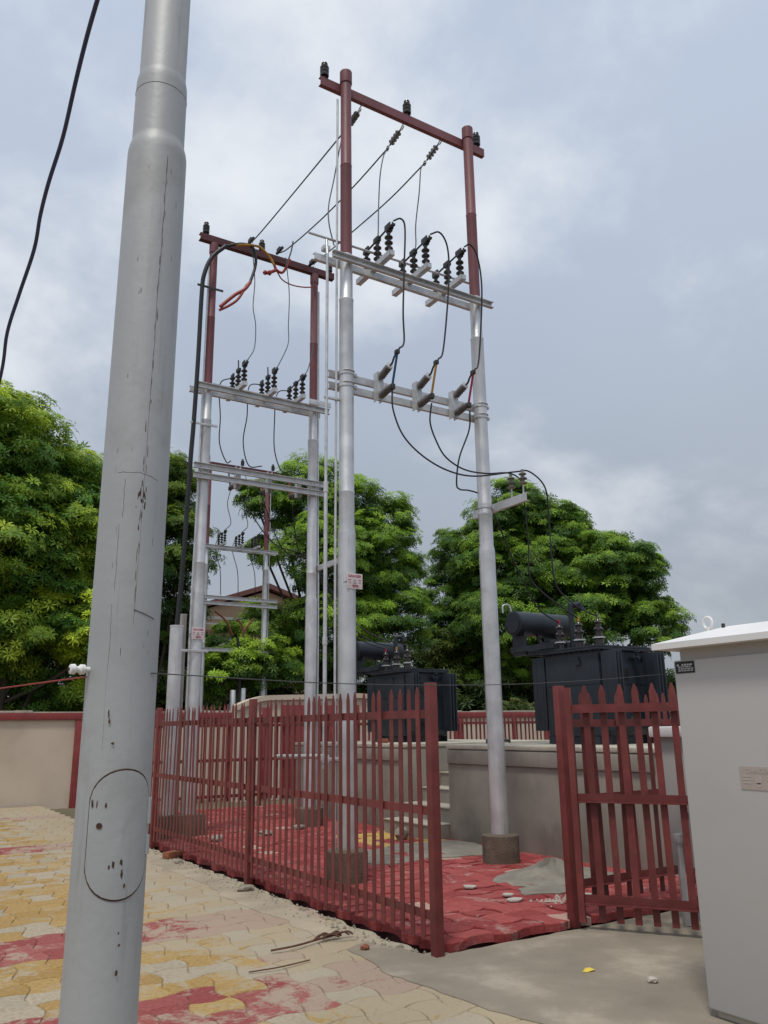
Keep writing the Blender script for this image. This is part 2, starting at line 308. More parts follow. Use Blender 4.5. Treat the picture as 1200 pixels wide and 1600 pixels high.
def lay(root, pname, cells, mnear, mfar, rough, zt):
    me = [tile_mesh(pname, False, mnear), tile_mesh(pname, True, mnear)]
    vis = [c for c in cells if in_view(c[0], c[1])]
    vis.sort(key=lambda c: c[0]**2+c[1]**2); near = vis[:300]; ns = set((c[2], c[3]) for c in near); rest = [c for c in cells if (c[2], c[3]) not in ns]
    def jit(): return (random.gauss(0, rough*.5), random.gauss(0, rough*.5), random.gauss(0, .008)), random.gauss(0, rough*.05)
    for x, y, i, j, col in near:
        r, dz = jit(); ob = piece(pname, me[(i+j) % 2], root, (x, y, zt+dz), r); ob.color = (*col, 1)
    V = []; F = []; C = []; geo = [tile_geo(False, 3), tile_geo(True, 3)]
    for x, y, i, j, col in rest:
        r, dz = jit(); v, f = geo[(i+j) % 2]; o = len(V); R = Euler(r).to_matrix()
        for p in v:
            q = R @ Vector(p); V.append((q.x+x, q.y+y, q.z+zt+dz)); C.append((*col, 1))
        F += [tuple(k+o for k in t) for t in f]
    mesh = bpy.data.meshes.new(pname+'_field'); mesh.from_pydata(V, [], F)
    at = mesh.color_attributes.new('tint', 'FLOAT_COLOR', 'POINT'); at.data.foreach_set('color', np.array(C, dtype=np.float32).ravel())
    ob = bpy.data.objects.new(pname+'_field', mesh); COL.objects.link(ob); ob.parent = root; o = ORG[root.name]; ob.location = (-o[0], -o[1], -o[2]); mesh.materials.append(MATS[mfar]); ob['kind'] = 'stuff'
def mixc3(a, b, t): return tuple(a[i]*(1-t)+b[i]*t for i in range(3))
# yard outside the fence: ochre and cream blocks with red bands
yard = solo('yard_paving', MB().add([(-9,1,-.0085),(3.49,1,-.0085),(3.49,19.7,-.0085),(-9,19.7,-.0085)], [(0,1,2,3)]).add([(3.49,1,-.0085),(9,1,-.0085),(9,4.98,-.0085),(3.49,4.98,-.0085)], [(0,1,2,3)]), 'sand_bed', (0,5,-.016), kind='structure')
BANDS = [(4.9, .36), (6.85, .36), (12.5, .42), (16.8, .4)]
cells = []
for i in range(-36, 40):
    for j in range(4, 80):
        x = 3.49-CELL/2-CELL*(13-i) if False else 3.38+CELL*i; y = 1.2+CELL*j
        if y > 19.55 or x < -8.8 or x > 8.8: continue
        if x > 3.40 and y > 4.8: continue
        if x > 3.9: continue
        if not in_view(x, y, 1.6): continue
        band = any(abs(y-b) < h for b, h in BANDS)
        if band and random.random() < .93: col = mixc3((.25,.058,.054), (.31,.10,.088), random.random())
        else:
            t = random.random()
            col = mixc3((.315,.195,.068), (.39,.265,.105), random.random()) if t < .70 else mixc3((.38,.32,.23), (.33,.28,.21), random.random()) if t < .97 else (.30,.15,.10)
        cells.append((x, y, i, j, col))
lay(yard, 'paver', cells, 'yard_paver', 'yard_paver_far', .011, 0.0)
# red paving inside the compound, one block higher
red = solo('compound_paving', MB().box(3.635, 17, 5.13, 15.98, -.09, .036), 'dark_red', (5,9,.028), kind='structure', smooth=False)
cells = []
for i in range(0, 56):
    for j in range(0, 46):
        x = 3.70+CELL*i; y = 5.18+CELL*j
        if y > 15.9 or x > 16: continue
        if 6.95 < x < 10.2 and 6.0 < y < 14.0: continue
        if not in_view(x, y, 1.6): continue
        col = mixc3((.235,.038,.038), (.33,.075,.07), random.random())
        if 9.2 < y < 10.75 and 5.9 < x < 6.7 and random.random() < .8: col = (.47,.31,.10)
        if random.random() < .025: col = (.42,.27,.22)
        cells.append((x, y, i, j, col))
lay(red, 'red_paver', cells, 'red_paver', 'red_paver_far', .062, .058)

def sheet(poly, z0, z1, rough=.0, seed=1):
    """slab with a ragged edge: each side subdivided and shifted"""
    r = random.Random(seed); P = []
    for k in range(len(poly)):
        (x0, y0), (x1, y1) = poly[k], poly[(k+1) % len(poly)]; L = math.hypot(x1-x0, y1-y0); n = max(1, int(L/.09)); a = 0
        for i in range(n):
            t = i/n; a = a*.72+r.gauss(0, rough); P.append((x0+(x1-x0)*t+a*(y1-y0)/L, y0+(y1-y0)*t-a*(x1-x0)/L))
    return MB().prism(P, (0,0,z0), (1,0,0), (0,1,0), (0,0,z1-z0))
def mound(cx, cy, rx, ry, h, z, seed, n=26, rings=7):
    r = random.Random(seed); V = [(cx, cy, z+h)]; F = []
    ph = [1+r.gauss(0, .10) for _ in range(n)]; ph = [(ph[i-1]+ph[i]+ph[(i+1) % n])/3 for i in range(n)]
    for k in range(1, rings+1):
        q = k/rings
        for i in range(n):
            t = 2*math.pi*i/n; zz = h*(1-q)**1.6*(1+r.gauss(0, .14))
            V.append((cx+rx*q*ph[i]*math.cos(t), cy+ry*q*ph[i]*math.sin(t), z+max(zz, 0) if k < rings else z-.004))
    for i in range(n): F.append((0, 1+i, 1+(i+1) % n))
    for k in range(rings-1):
        for i in range(n): F.append((1+k*n+i, 1+(k+1)*n+i, 1+(k+1)*n+(i+1) % n, 1+k*n+(i+1) % n))
    return MB().add(V, F)
apron = solo('concrete_apron', sheet([(3.02,4.9),(3.1,4.35),(3.15,3.85),(3.3,3.2),(3.35,2.2),(9,2.2),(9,5.0),(3.62,5.0),(3.62,5.09),(3.44,5.09),(3.34,5.6),(3.1,5.5)], -.03, .006, .012, 3), 'apron', (4,4,0), kind='structure', smooth=False)
solo('cement_strip', sheet([(3.16,5.7),(3.33,5.7),(3.47,7.5),(3.47,15.8),(3.30,15.8),(3.22,12),(3.12,9.5),(3.08,7.5)], -.03, .005, .022, 5), 'cement_light', (3.3,9,0), kind='structure', smooth=False)
solo('cement_screed', sheet([(4.9,8.15),(5.6,8.2),(6.2,8.05),(6.75,7.8),(6.9,8.9),(6.75,9.25),(6.0,9.4),(5.2,9.1),(4.8,8.7)], .03, .066, .03, 9), 'mortar', (5.8,8.6,.03), kind='structure', smooth=False)

# ------------------------------------------------------------------ boundary wall, wing wall
bw = thing('boundary_wall', (6,19.8,-.1), 'long beige boundary wall with red cap band and red pilasters behind the compound', 'wall')
edges = [-9.0, 1.2, 4.28, 7.9, 11.4, 14.9, 18.4, 21.9, 25.4, 28.9]
for a, b in zip(edges[:-1], edges[1:]):
    part('wall_panel', MB().box(a+.155, b-.155, 19.76, 19.95, -.1, 1.78), 'wall_beige', bw, smooth=False)
for e in edges[1:-1]:
    part('pilaster', MB().box(e-.155, e+.155, 19.71, 19.97, -.1, 1.782, .008), 'wall_red', bw)
part('cap_band', MB().box(-9, 28.9, 19.70, 19.99, 1.782, 1.93, .01), 'wall_red', bw)
mbc = MB(); r = random.Random(4); x = -9
while x < 28.9:
    l = r.uniform(.25, .7); mbc.box(x, min(28.9, x+l), 19.72+r.uniform(-.015, .015), 19.97, 1.931, 1.955+r.uniform(0, .03), .008); x += l+r.uniform(.005, .03)
part('coping', mbc, 'coping', bw)
ww = thing('wing_wall', (9.6,18.8,-.1), 'taller beige wall with curved coping and red panel behind the rear fence', 'wall')
P = []
for i in range(13):
    t = i/12; P.append((7.55+.9*t, 2.02+.24*math.sin(t*math.pi/2)))
P += [(10.9, 2.33), (12.2, 2.25), (12.2, -.1), (7.55, -.1)]
part('wall_slab', MB().prism(P, (0,18.7,0), (1,0,0), (0,0,1), (0,.22,0)), 'wall_beige', ww, smooth=False)
part('coping', MB().prism([(a-.02 if a < 8 else a, b+.06) for a, b in P[:15]]+[(a, b-.06) for a, b in reversed(P[:15])], (0,18.63,0), (1,0,0), (0,0,1), (0,.34,0)), 'wall_beige', ww, smooth=False)
part('red_panel', MB().box(8.75, 10.9, 18.66, 18.697, -.05, 2.09, .006), 'wall_red', ww)
for a in (8.3,): part('red_panel', MB().box(a-.09, a+.09, 18.66, 18.697, -.05, 2.03, .006), 'wall_red', ww)

# ------------------------------------------------------------------ concrete transformer platforms and stair
def platform(y0, y1, label):
    t = thing('concrete_platform', (8.4,(y0+y1)/2,0), label, 'platform')
    part('plinth_body', MB().box(6.90, 10.1, y0, y1, -.05, 1.215, .02), 'concrete', t)
    part('top_slab', MB().box(6.885, 10.12, y0-.012, y1+.012, 1.217, 1.272, .012), 'concrete_top', t)
    part('edge_band', MB().box(6.872, 6.898, y0+.02, y1-.02, 1.03, 1.2, .008), 'concrete', t)
    return t
platform(5.85, 9.42, 'grey concrete platform right of the stairs under the right transformer')
platform(10.62, 14.15, 'grey concrete platform left of the stairs under the left transformer')
st = thing('concrete_stairs', (7.6,10.0,0), 'concrete steps climbing between the two transformer platforms', 'stairs')
for i in range(6):
    z = .25+.2*i; part('step', MB().box(6.60+.34*i, 10.0, 9.44, 10.60, z-.2 if i else -.05, min(z, 1.24)-.022), 'concrete', st, smooth=False)
    part('tread', MB().box(6.585+.34*i, 10.0-.001*i, 9.437, 10.603, min(z, 1.24)-.02, min(z, 1.24), .006), 'concrete_top', st)
# ------------------------------------------------------------------ fences
def picket_mesh(L, wd=.052, th=.006, tip=.06):
    h = wd/2
    poly = [(-h,0),(h,0),(h,L-tip),(0.006,L),(-.006,L),(-h,L-tip)]
    return MB().prism(poly, (0,-th/2,0), (1,0,0), (0,0,1), (0,th,0)).mesh('picket', smooth=False)
PK = picket_mesh(1.70); PK.materials.append(MATS['red_oxide'])
PK2 = picket_mesh(1.62); PK2.materials.append(MATS['red_oxide'])
def post(parent, x, y, z0, z1, s=.07, name='post'):
    p = part(name, MB().box(x-s/2, x+s/2, y-s/2, y+s/2, z0, z1, .006), 'red_oxide', parent)
    part('base_stub', MB().box(x-s/2+.004, x+s/2-.004, y-s/2+.004, y+s/2-.004, z0-.12, z0), 'dark_metal', p, smooth=False)
def fence_run(label, a, b, posts, out_dir, pk=PK, ztop=1.79, zb=.09, pitch=.131, rails=(1.60, .93, .25)):
    """palisade run from a to b (2D), pickets on the out_dir side of the rails"""
    a = Vector(a); b = Vector(b); d = (b-a).normalized(); L = (b-a).length; o = Vector(out_dir); rz = math.atan2(d.y, d.x)
    t = thing('palisade_fence', ((a.x+b.x)/2, (a.y+b.y)/2, 0), label, 'fence')
    for p in posts:
        q = a+d*p; post(t, q.x, q.y, 0.0, 1.82)
    ps = sorted(posts)
    for p0, p1 in zip(ps[:-1], ps[1:]):
        q0 = a+d*(p0+.037); q1 = a+d*(p1-.037)
        for z in rails:
            part('rail', MB().angle((q0.x+o.x*.020, q0.y+o.y*.020, z-.03), (q1.x+o.x*.020, q1.y+o.y*.020, z-.03), .06, .05, .006, (-o.x,-o.y,0)), 'red_oxide', t, smooth=False)
        n = int((p1-p0-.1)/pitch); st_ = (p1-p0)/(n+1)
        for i in range(1, n+1):
            q = a+d*(p0+st_*i)+o*.0245
            piece('picket', pk, t, (q.x, q.y, zb+random.gauss(0, .006)), (random.gauss(0, .006), random.gauss(0, .007), rz+random.gauss(0, .03)))
    return t
fence_run('long maroon palisade fence with spiked pickets along the yard, left of the gateway', (3.52,4.99), (3.52,16.0), [0, 3.27, 6.54, 9.81, 11.01], (-1,0))
fence_run('rear maroon palisade fence behind the poles and platforms', (3.62,16.05), (17.2,16.05), [0, 3.4, 6.8, 10.2, 13.58], (0,1), PK2, zb=.15)
fence_run('maroon palisade fence right of the gateway behind the open gate leaf', (4.86,5.06), (9.6,5.06), [0, 2.4, 4.74], (0,1), PK2, zb=.15, rails=(1.52, .93, .3))
# open gate leaf
ga = -.42; gd = Vector((math.cos(TH)*math.cos(ga)+math.sin(TH)*math.sin(ga), -math.sin(TH)*math.cos(ga)+math.cos(TH)*math.sin(ga)))
gn = Vector((gd.y, -gd.x)); gn = gn if gn.dot(fwd2) < 0 else -gn
gt = thing('gate_leaf', (4.86,4.96,0), 'open maroon palisade gate leaf swung out beside the grey cabinet', 'gate')
g0 = Vector((4.855, 4.955))
def gpt(a, n, z): q = g0+gd*a+gn*n; return (q.x, q.y, z)
def gbox(a0, a1, n0, n1, z0, z1):
    poly = [(a0,n0),(a1,n0),(a1,n1),(a0,n1)]
    return MB().prism(poly, (g0.x,g0.y,z0), (gd.x,gd.y,0), (gn.x,gn.y,0), (0,0,z1-z0))
part('stile', gbox(-.022, .024, -.02, .03, .06, 1.80), 'red_oxide', gt, smooth=False)
part('stile', gbox(1.19, 1.235, -.02, .03, .06, 1.80), 'red_oxide', gt, smooth=False)
for z in (1.60, .92, .19):
    part('rail', MB().angle(gpt(.026, .0, z), gpt(1.188, .0, z), .065, .045, .006, (gn.x,gn.y,0)), 'red_oxide', gt, smooth=False)
for i in range(8):
    q = gpt(.15+.131*i, -.005, .065); piece('picket', PK, gt, q, (random.gauss(0,.004), random.gauss(0,.006), math.atan2(gd.y, gd.x)), (1, 1, 1.03))
for z in (1.4, .5): part('hinge', MB().cyl(gpt(0, 0, z-.05), gpt(0, 0, z+.05), .014), 'dark_metal', gt)

# ------------------------------------------------------------------ insulators
def shed_prof(h, n, r0, r1, r2=None):
    """lathe profile of a post insulator with n sheds"""
    P = [(r0*1.1, 0), (r0*1.1, h*.06)]; r2 = r2 or r1
    for i in range(n):
        z = h*(.08+.84*i/n); s = h*.84/n; R = r1+(r2-r1)*i/max(1, n-1)
        P += [(r0, z), (R*.96, z+s*.30), (R, z+s*.42), (R*.9, z+s*.52), (r0, z+s*.8)]
    return P+[(r0*1.05, h*.94), (r0*1.05, h)]
def pin_insulator(x, y, z, label, group, h=.24, r=.058, m='black_porcelain'):
    t = thing('pin_insulator', (x,y,z), label, 'insulator', group)
    part('spindle', MB().cyl((x,y,z-.06), (x,y,z+.05), .011), 'galvanised', t)
    part('porcelain_body', MB().lathe([(.03,.03),(r*.95,.035),(r,.05),(r,.075),(r*.86,.085),(r,.10),(r,.125),(r*.86,.135),(r,.15),(r,.17),(r*.8,.185),(r*.62,.2),(r*.62,.212),(r*.72,.22),(r*.66,.235),(r*.3,.245)], (x,y,z), n=18), m, t)
    return t
def strain(p, q, label, group):
    """string insulator from beam hook p to dead-end clamp q"""
    p = Vector(p); q = Vector(q); d = (q-p).normalized(); L = (q-p).length
    t = thing('strain_insulator', p, label, 'insulator', group)
    part('hook', MB().tube([p+Vector((0,0,.03)), p+d*.06+Vector((0,0,.02)), p+d*.09, p+d*.05-Vector((0,0,.03)), p-Vector((0,0,.02))], .009, 6), 'galvanised', t)
    part('rod', MB().cyl(p+d*.08, q-d*.06, .012), 'grey_polymer', t)
    for i in range(4):
        c = p+d*(.13+(L-.22)*(i+.5)/4); part('shed', MB().lathe([(.014,-.006),(.046,-.003),(.046,.002),(.014,.007)], c, d, 14), 'grey_polymer', t)
    s = d.cross(Vector((0,0,1))).normalized(); u_ = s.cross(d)
    part('dead_end_ring', MB().tube([q+d*.03*math.cos(a)*1.1+u_*.034*math.sin(a) for a in [k*math.pi/5 for k in range(10)]], .008, 6, 2, True), 'dark_metal', t)
    return t
def post_ins(parent, x, y, z, h, m='black_porcelain', n=3, r=.052):
    p = part('post_insulator', MB().lathe(shed_prof(h, n, .022, r), (x,y,z), n=16), m, parent)
    part('cap', MB().lathe([(.03,0),(.034,.012),(.034,.04),(.02,.05)], (x,y,z+h), n=12), 'dark_metal', p)
    return p
def switch(x, y, z, label, group, opened=False, detail=True):
    """one pole of an air break switch: channel base along y with three post insulators and a blade"""
    t = thing('air_break_switch', (x,y,z), label, 'switch', group)
    part('base_channel', MB().channel((x-.035,y-.36,z+.035), (x-.035,y+.44,z+.035), .07, .07, .007, (1,0,0)).box(x-.034, x+.036, y-.36, y-.353, z+.002, z+.068), 'galvanised', t, smooth=False)
    zb = z+.071; H = .27
    post_ins(t, x, y-.29, zb, H); post_ins(t, x, y-.03, zb, H); post_ins(t, x, y+.23, zb, H*.9)
    zt = zb+H+.045
    part('contact_jaw', MB().box(x-.03, x-.014, y-.36, y-.24, zt-.02, zt+.06, .004).box(x+.014, x+.03, y-.36, y-.24, zt-.02, zt+.06, .004).box(x-.034, x+.034, y-.33, y-.27, zt-.035, zt-.012), 'dark_metal', t)
    part('contact_jaw', MB().box(x-.035, x+.035, y+.19, y+.27, zt-.06, zt-.02, .006).box(x-.012, x+.012, y+.18, y+.3, zt-.02, zt+.04, .004), 'dark_metal', t)
    p = Vector((x, y-.03, zt)); 
    if opened: a = Vector((x, y-.03, zt-.01)); b = Vector((x, y-.005, zt+.20))
    else: a = Vector((x, y+.22, zt-.02)); b = Vector((x, y-.34, zt+.03))
    part('blade', MB().cyl(a, b, .013, .011, 10), 'dark_metal', t)
    part('blade_clamp', MB().box(x-.028, x+.028, y-.08, y+.03, zt-.03, zt+.035, .008), 'dark_metal', t)
    part('terminal', MB().box(x-.01, x+.03, y-.40, y-.36, zt, zt+.03, .004).cyl((x,y-.38,zt-.01), (x,y-.38,zt+.05), .01), 'dark_metal', t)
    return t
def fuse(x, y, z, label, group, tape, s=-1):
    """drop-out fuse: bracket plate, two insulators leaning out to side s of y, coloured fuse tube"""
    t = thing('drop_out_fuse', (x,y,z), label, 'fuse', group)
    part('bracket_plate', MB().channel((x-.035,y,z-.17), (x-.035,y,z-.17), .01, .01, .001, (1,0,0)).box(x-.04, x+.04, y+s*.05-.004, y+s*.05+.004, z-.18, z+.18, .002).box(x-.04, x-.034, y-.045, y+.046, z-.18, z+.18).box(x+.034, x+.04, y-.045, y+.046, z-.18, z+.18), 'galvanised', t, smooth=False)
    up0 = Vector((x, y+s*.056, z+.11)); up1 = up0+Vector((0, s*.20, .07)); lo0 = Vector((x, y+s*.056, z-.12)); lo1 = lo0+Vector((0, s*.20, .03))
    for a, b in ((up0, up1), (lo0, lo1)):
        L = (b-a).length; part('insulator', MB().lathe([(.025,0)]+[q for i in range(5) for q in ((.036, L*(.06+.17*i)), (.048, L*(.12+.17*i)), (.036, L*(.19+.17*i)))]+[(.026, L)], a, b-a, 14), 'grey_polymer', t)
    tip = up1+Vector((0, s*.16, .10)); low = lo1+Vector((0, s*.05, -.01))
    part('upper_arm', MB().tube([up1, up1+Vector((0,s*.05,.01)), up1+Vector((0,s*.10,.07)), tip], .012, 8), 'dark_metal', t)
    part('contact', MB().box(tip.x-.022, tip.x+.022, tip.y-.03, tip.y+.03, tip.z-.02, tip.z+.03, .006), 'dark_metal', t)
    part('contact', MB().box(low.x-.024, low.x+.024, low.y-.028, low.y+.028, low.z-.035, low.z+.03, .006).cyl(lo1, low, .013), 'dark_metal', t)
    part('end_ring', MB().lathe([(.02,-.012),(.045,-.010),(.045,.010),(.02,.012)], up1, up1-up0, 14), 'galvanised', t)
    part('fuse_tube', MB().cyl(tip-Vector((0,0,.02)), low+Vector((0,0,.02)), .014, n=10), tape, t)
    return t

# ------------------------------------------------------------------ steel poles and H frames
def pole_profile(z0, ztop, r=.097):
    return [(r, z0), (r, 3.55), (r*.995, 3.565), (r*.885, 3.63), (r*.88, 4.005), (r*.915, 4.015), (r*.915, 4.03), (r*.87, 4.045), (r*.86, 6.36), (r*.90, 6.372), (r*.90, 6.388), (r*.79, 6.41), (r*.78, ztop)]
def hpole(parent, x, y, zg, zred=6.98, ztop=9.62, foot=True, rs=1.0, redmat='red_oxide_high', fr=.205, fh=.29):
    p = part('pole', MB().lathe([(a*rs, b) for a, b in pole_profile(zg-.3, zred)], (x,y,0), n=28), 'silver_paint', parent)
    r = .070*rs
    part('upper_section', MB().lathe([(r, zred+.001), (r, 8.22), (r*1.05, 8.232), (r*.97, 8.245), (r*.96, ztop)], (x,y,0), n=24), redmat, p)
    part('cap', MB().lathe([(r*1.10, ztop-.17), (r*1.12, ztop-.16), (r*1.12, ztop+.005), (r*.95, ztop+.016)], (x,y,0), n=24), redmat, p)
    if foot: part('footing', MB().lathe([(fr*1.0, zg-.1), (fr, zg+fh-.03), (fr*.985, zg+fh-.006), (fr*.95, zg+fh), (.09, zg+fh+.012)], (x,y,0), n=32), 'footing', p)
    return p
def band(p, x, y, r, z0, z1):
    part('clamp_band', MB().lathe([(r, z0), (r+.008, z0+.002), (r+.008, z1-.002), (r, z1)], (x,y,0), n=28, cap=False), 'silver_paint', p)
    part('clamp_bolt', MB().box(x+r, x+r+.05, y-.02, y+.02, z0+.01, z1-.01, .004), 'galvanised', p)

AX, AY, BX = 4.244, 7.52, 6.197
fr = thing('h_frame', ((AX+BX)/2,AY,.05), 'nearest tall two-pole frame with silver poles and red top section', 'pole structure', 'two-pole frames of the switchyard')
pA = hpole(fr, AX, AY, .055); pB = hpole(fr, BX, AY, .055)
part('top_beam', MB().channel((3.92,AY+.072,9.43), (6.55,AY+.072,9.43), .125, .06, .008, (0,1,0)), 'red_oxide_high', fr, smooth=False)
part('cross_beam', MB().channel((4.00,AY-.095,6.87), (6.39,AY-.095,6.87), .085, .05, .008, (0,-1,0)), 'galvanised', fr, smooth=False)
part('cross_beam', MB().channel((3.87,AY+.095,6.92), (6.21,AY+.095,6.905), .085, .05, .008, (0,1,0)), 'galvanised', fr, smooth=False)
part('cross_beam', MB().channel((4.07,AY+.10,5.46), (6.38,AY+.10,5.46), .085, .045, .006, (0,1,0)), 'galvanised', fr, smooth=False)
part('cross_beam', MB().channel((4.07,AY+.10,5.315), (6.38,AY+.10,5.315), .085, .045, .006, (0,1,0)), 'galvanised', fr, smooth=False)
for p, x in ((pA, AX), (pB, BX)):
    band(p, x, AY, .085, 5.42, 5.48); band(p, x, AY, .085, 5.27, 5.33)
    for z in (5.46, 5.315): part('u_bolt', MB().tube([(x-.088,AY+.16,z), (x-.092,AY+.02,z), (x-.06,AY-.075,z), (x,AY-.098,z), (x+.06,AY-.075,z), (x+.092,AY+.02,z), (x+.088,AY+.16,z)], .007, 6), 'galvanised', p)
# conduit clipped to the left pole, operating pipe
part('conduit', MB().tube([(AX-.125,AY+.03,.35), (AX-.125,AY+.03,3.4), (AX-.12,AY+.03,4.2), (AX-.105,AY+.03,9.2)], .014, 8, 3), 'galvanised', fr)
op = thing('operating_pipe', (3.99,AY,1.1), 'slender vertical operating pipe beside the nearest silver pole', 'pipe', 'switch operating pipes')
part('pipe', MB().cyl((3.995,AY+.02,1.12), (3.995,AY+.02,4.05), .021).cyl((3.995,AY+.02,4.05), (4.0,AY+.02,6.94), .017), 'galvanised', op)
part('coupling', MB().cyl((3.995,AY+.02,4.0), (3.995,AY+.02,4.12), .027).cyl((3.995,AY+.02,2.35), (3.995,AY+.02,2.43), .026), 'galvanised', op)
part('handle', MB().cyl((3.995,AY+.03,1.235), (3.98,8.62,1.215), .024), 'galvanised', op)
part('bearing_bracket', MB().box(3.96, 4.16, AY+.0, AY+.04, 1.19, 1.225, .004).box(3.965, 4.03, AY-.02, AY+.06, 1.17, 1.25, .004), 'galvanised', op)
part('bearing_bracket', MB().box(3.97, 4.17, AY+.005, AY+.035, 5.1, 5.13, .004), 'galvanised', op)
part('crank', MB().cyl((4.0,AY+.02,6.93), (4.03,AY+.10,7.18), .018).box(3.97, 4.06, AY+.05, AY+.13, 7.02, 7.08, .006), 'galvanised', op)
wire('gang_rod', [(3.79,AY+.10,7.20), (6.25,AY+.10,7.25)], .015, 'galvanised', 'straight gang rod linking the front frame switches', 'rod', n=10)
bk = part('side_bracket', MB().channel((6.32,6.90,4.12), (6.32,7.92,4.12), .10, .045, .007, (1,0,0)), 'galvanised', fr, smooth=False)
band(pB, BX, AY, .0845, 4.09, 4.15)
for yy, w_ in ((6.97, 'outer end'), (7.18, 'middle')):
    t = thing('pin_insulator', (6.345,yy,4.17), f'small grey disc insulator at the {w_} of the right pole bracket', 'insulator', 'bracket pin insulators')
    part('spindle', MB().cyl((6.345,yy,4.10), (6.345,yy,4.30), .010), 'galvanised', t)
    part('porcelain_body', MB().lathe([(.022,.12),(.052,.125),(.054,.135),(.024,.150),(.024,.175),(.052,.182),(.054,.192),(.024,.207),(.024,.232),(.046,.24),(.046,.25),(.02,.27),(.02,.30)], (6.345,yy,4.17), n=16), 'insulator_grey', t)
for x, w_ in ((3.99, 'left end'), (5.25, 'middle'), (6.44, 'right end')):
    pin_insulator(x, AY+.105, 9.50, f'black pin insulator on the {w_} of the tallest front red beam', 'pin insulators on the front beam')
SX = (4.68, 5.22, 5.75); WHERE = ('left', 'middle', 'right')
for x, w_ in zip(SX, WHERE): switch(x, AY+.02, 6.949, f'{w_} closed air break switch on the front frame beams', 'air break switches')
FX = (4.70, 5.25, 5.80)
for x, w_, tp, c_ in zip(FX, WHERE, ('tape_blue', 'tape_yellow', 'tape_red'), ('blue', 'yellow', 'red')):
    fuse(x, AY+.04, 5.39, f'drop out fuse with {c_} taped tube on the front frame', 'drop out fuses', tp)
SL = {1: [(4.55,7.66,9.353),(4.59,7.866,9.397),(4.63,8.396,9.439),(4.67,9.676,9.525),(4.71,11.211,9.629),(4.75,11.86,9.744)],
      2: [(5.22,7.66,9.381),(5.23,7.825,9.364),(5.25,8.11,9.331),(5.26,9.082,9.337),(5.27,10.199,9.413),(5.29,11.425,9.597),(5.30,11.86,9.74)],
      3: [(5.85,7.66,9.417),(5.87,7.84,9.391),(5.88,8.119,9.343),(5.90,9.072,9.36),(5.92,10.222,9.473),(5.93,11.464,9.612),(5.95,11.86,9.70)]}
for k, w_ in zip((1, 2, 3), WHERE):
    p = SL[k]; e = {1: (4.625,8.15,9.42), 2: (5.25,8.12,9.33), 3: (5.88,8.12,9.343)}[k]
    strain((p[0][0], 7.66, p[0][2]-.01), e, f'{w_} grey strain insulator hooked under the front red beam', 'strain insulators')
    wire('conductor', [e]+[q for q in p if q[1] > 8.2], .0105, 'conductor', f'{w_} bare conductor strung from the front beam to the rear beam', 'conductor', 'conductors between the frames')
J = {'left': [(4.60,8.2,9.40),(4.40,7.95,8.90),(4.275,7.89,8.298),(4.17,7.83,7.844),(4.138,7.76,7.521),(4.176,7.70,7.20)],
     'middle': [(5.25,8.14,9.32),(5.10,8.0,9.05),(4.973,7.89,8.62),(4.876,7.78,8.073),(4.792,7.66,7.693),(4.70,7.52,7.42)],
     'right': [(5.87,8.16,9.33),(5.753,8.05,9.12),(5.656,7.96,8.68),(5.526,7.88,8.076),(5.457,7.79,7.709),(5.30,7.60,7.42)]}
for w_ in WHERE: wire('jumper', J[w_], .0085, 'conductor', f'{w_} jumper wire dropping from the front beam conductor to the switches', 'wire', 'jumper wires')
DN = {'left': [(4.69,7.15,7.40),(4.782,7.13,7.448),(4.839,7.13,7.338),(4.822,7.14,6.804),(4.793,7.14,6.2),(4.797,7.14,5.827),(4.70,7.10,5.70)],
      'middle': [(5.23,7.15,7.40),(5.355,7.13,7.458),(5.462,7.13,7.325),(5.493,7.14,7.015),(5.445,7.14,6.467),(5.347,7.13,5.841),(5.25,7.10,5.70)],
      'right': [(5.76,7.15,7.40),(5.837,7.13,7.445),(5.947,7.13,7.301),(6.002,7.14,6.9),(5.949,7.14,6.256),(5.878,7.13,5.801),(5.80,7.10,5.70)]}
for w_ in WHERE: wire('down_lead', DN[w_], .011, 'cable_black', f'{w_} black lead from the front switches down to the fuses', 'cable', 'leads from switches to fuses')
CB = {'left': [(4.70,7.26,5.26),(4.701,7.25,5.006),(4.837,7.26,4.723),(5.098,7.26,4.522),(5.46,7.27,4.404),(5.84,7.24,4.385),(6.345,7.10,4.48),(6.55,7.06,4.50),(6.921,7.20,4.386),(7.023,7.28,4.024),(7.037,7.29,3.534),(7.115,7.32,3.179),(7.457,7.36,2.964),(7.87,7.40,2.86)],
      'middle': [(5.25,7.26,5.20),(5.235,7.28,4.963),(5.341,7.31,4.753),(5.497,7.34,4.59),(5.752,7.33,4.48),(6.049,7.28,4.462),(6.345,7.20,4.49),(6.674,7.35,4.457),(6.832,7.5,4.216),(6.886,7.53,3.728),(6.903,7.56,3.324),(7.153,7.62,3.145),(7.501,7.68,3.009),(7.87,7.74,2.87)],
      'right': [(5.82,7.26,5.22),(5.842,7.32,4.994),(5.731,7.39,4.642),(5.721,7.45,4.337),(5.838,7.54,4.299),(6.05,7.62,4.334),(6.294,7.68,4.309),(6.542,7.73,4.064),(6.834,7.8,3.607),(7.088,7.88,3.306),(7.402,7.98,3.002),(7.87,8.10,2.85)]}
for w_, e in zip(WHERE, ('nearest', 'middle', 'farthest')): wire('fuse_cable', CB[w_], .0098, 'cable_black', f'black cable from the {w_} front fuse to the {e} bushing of the right transformer', 'cable', 'cables to the right transformer', n=10)

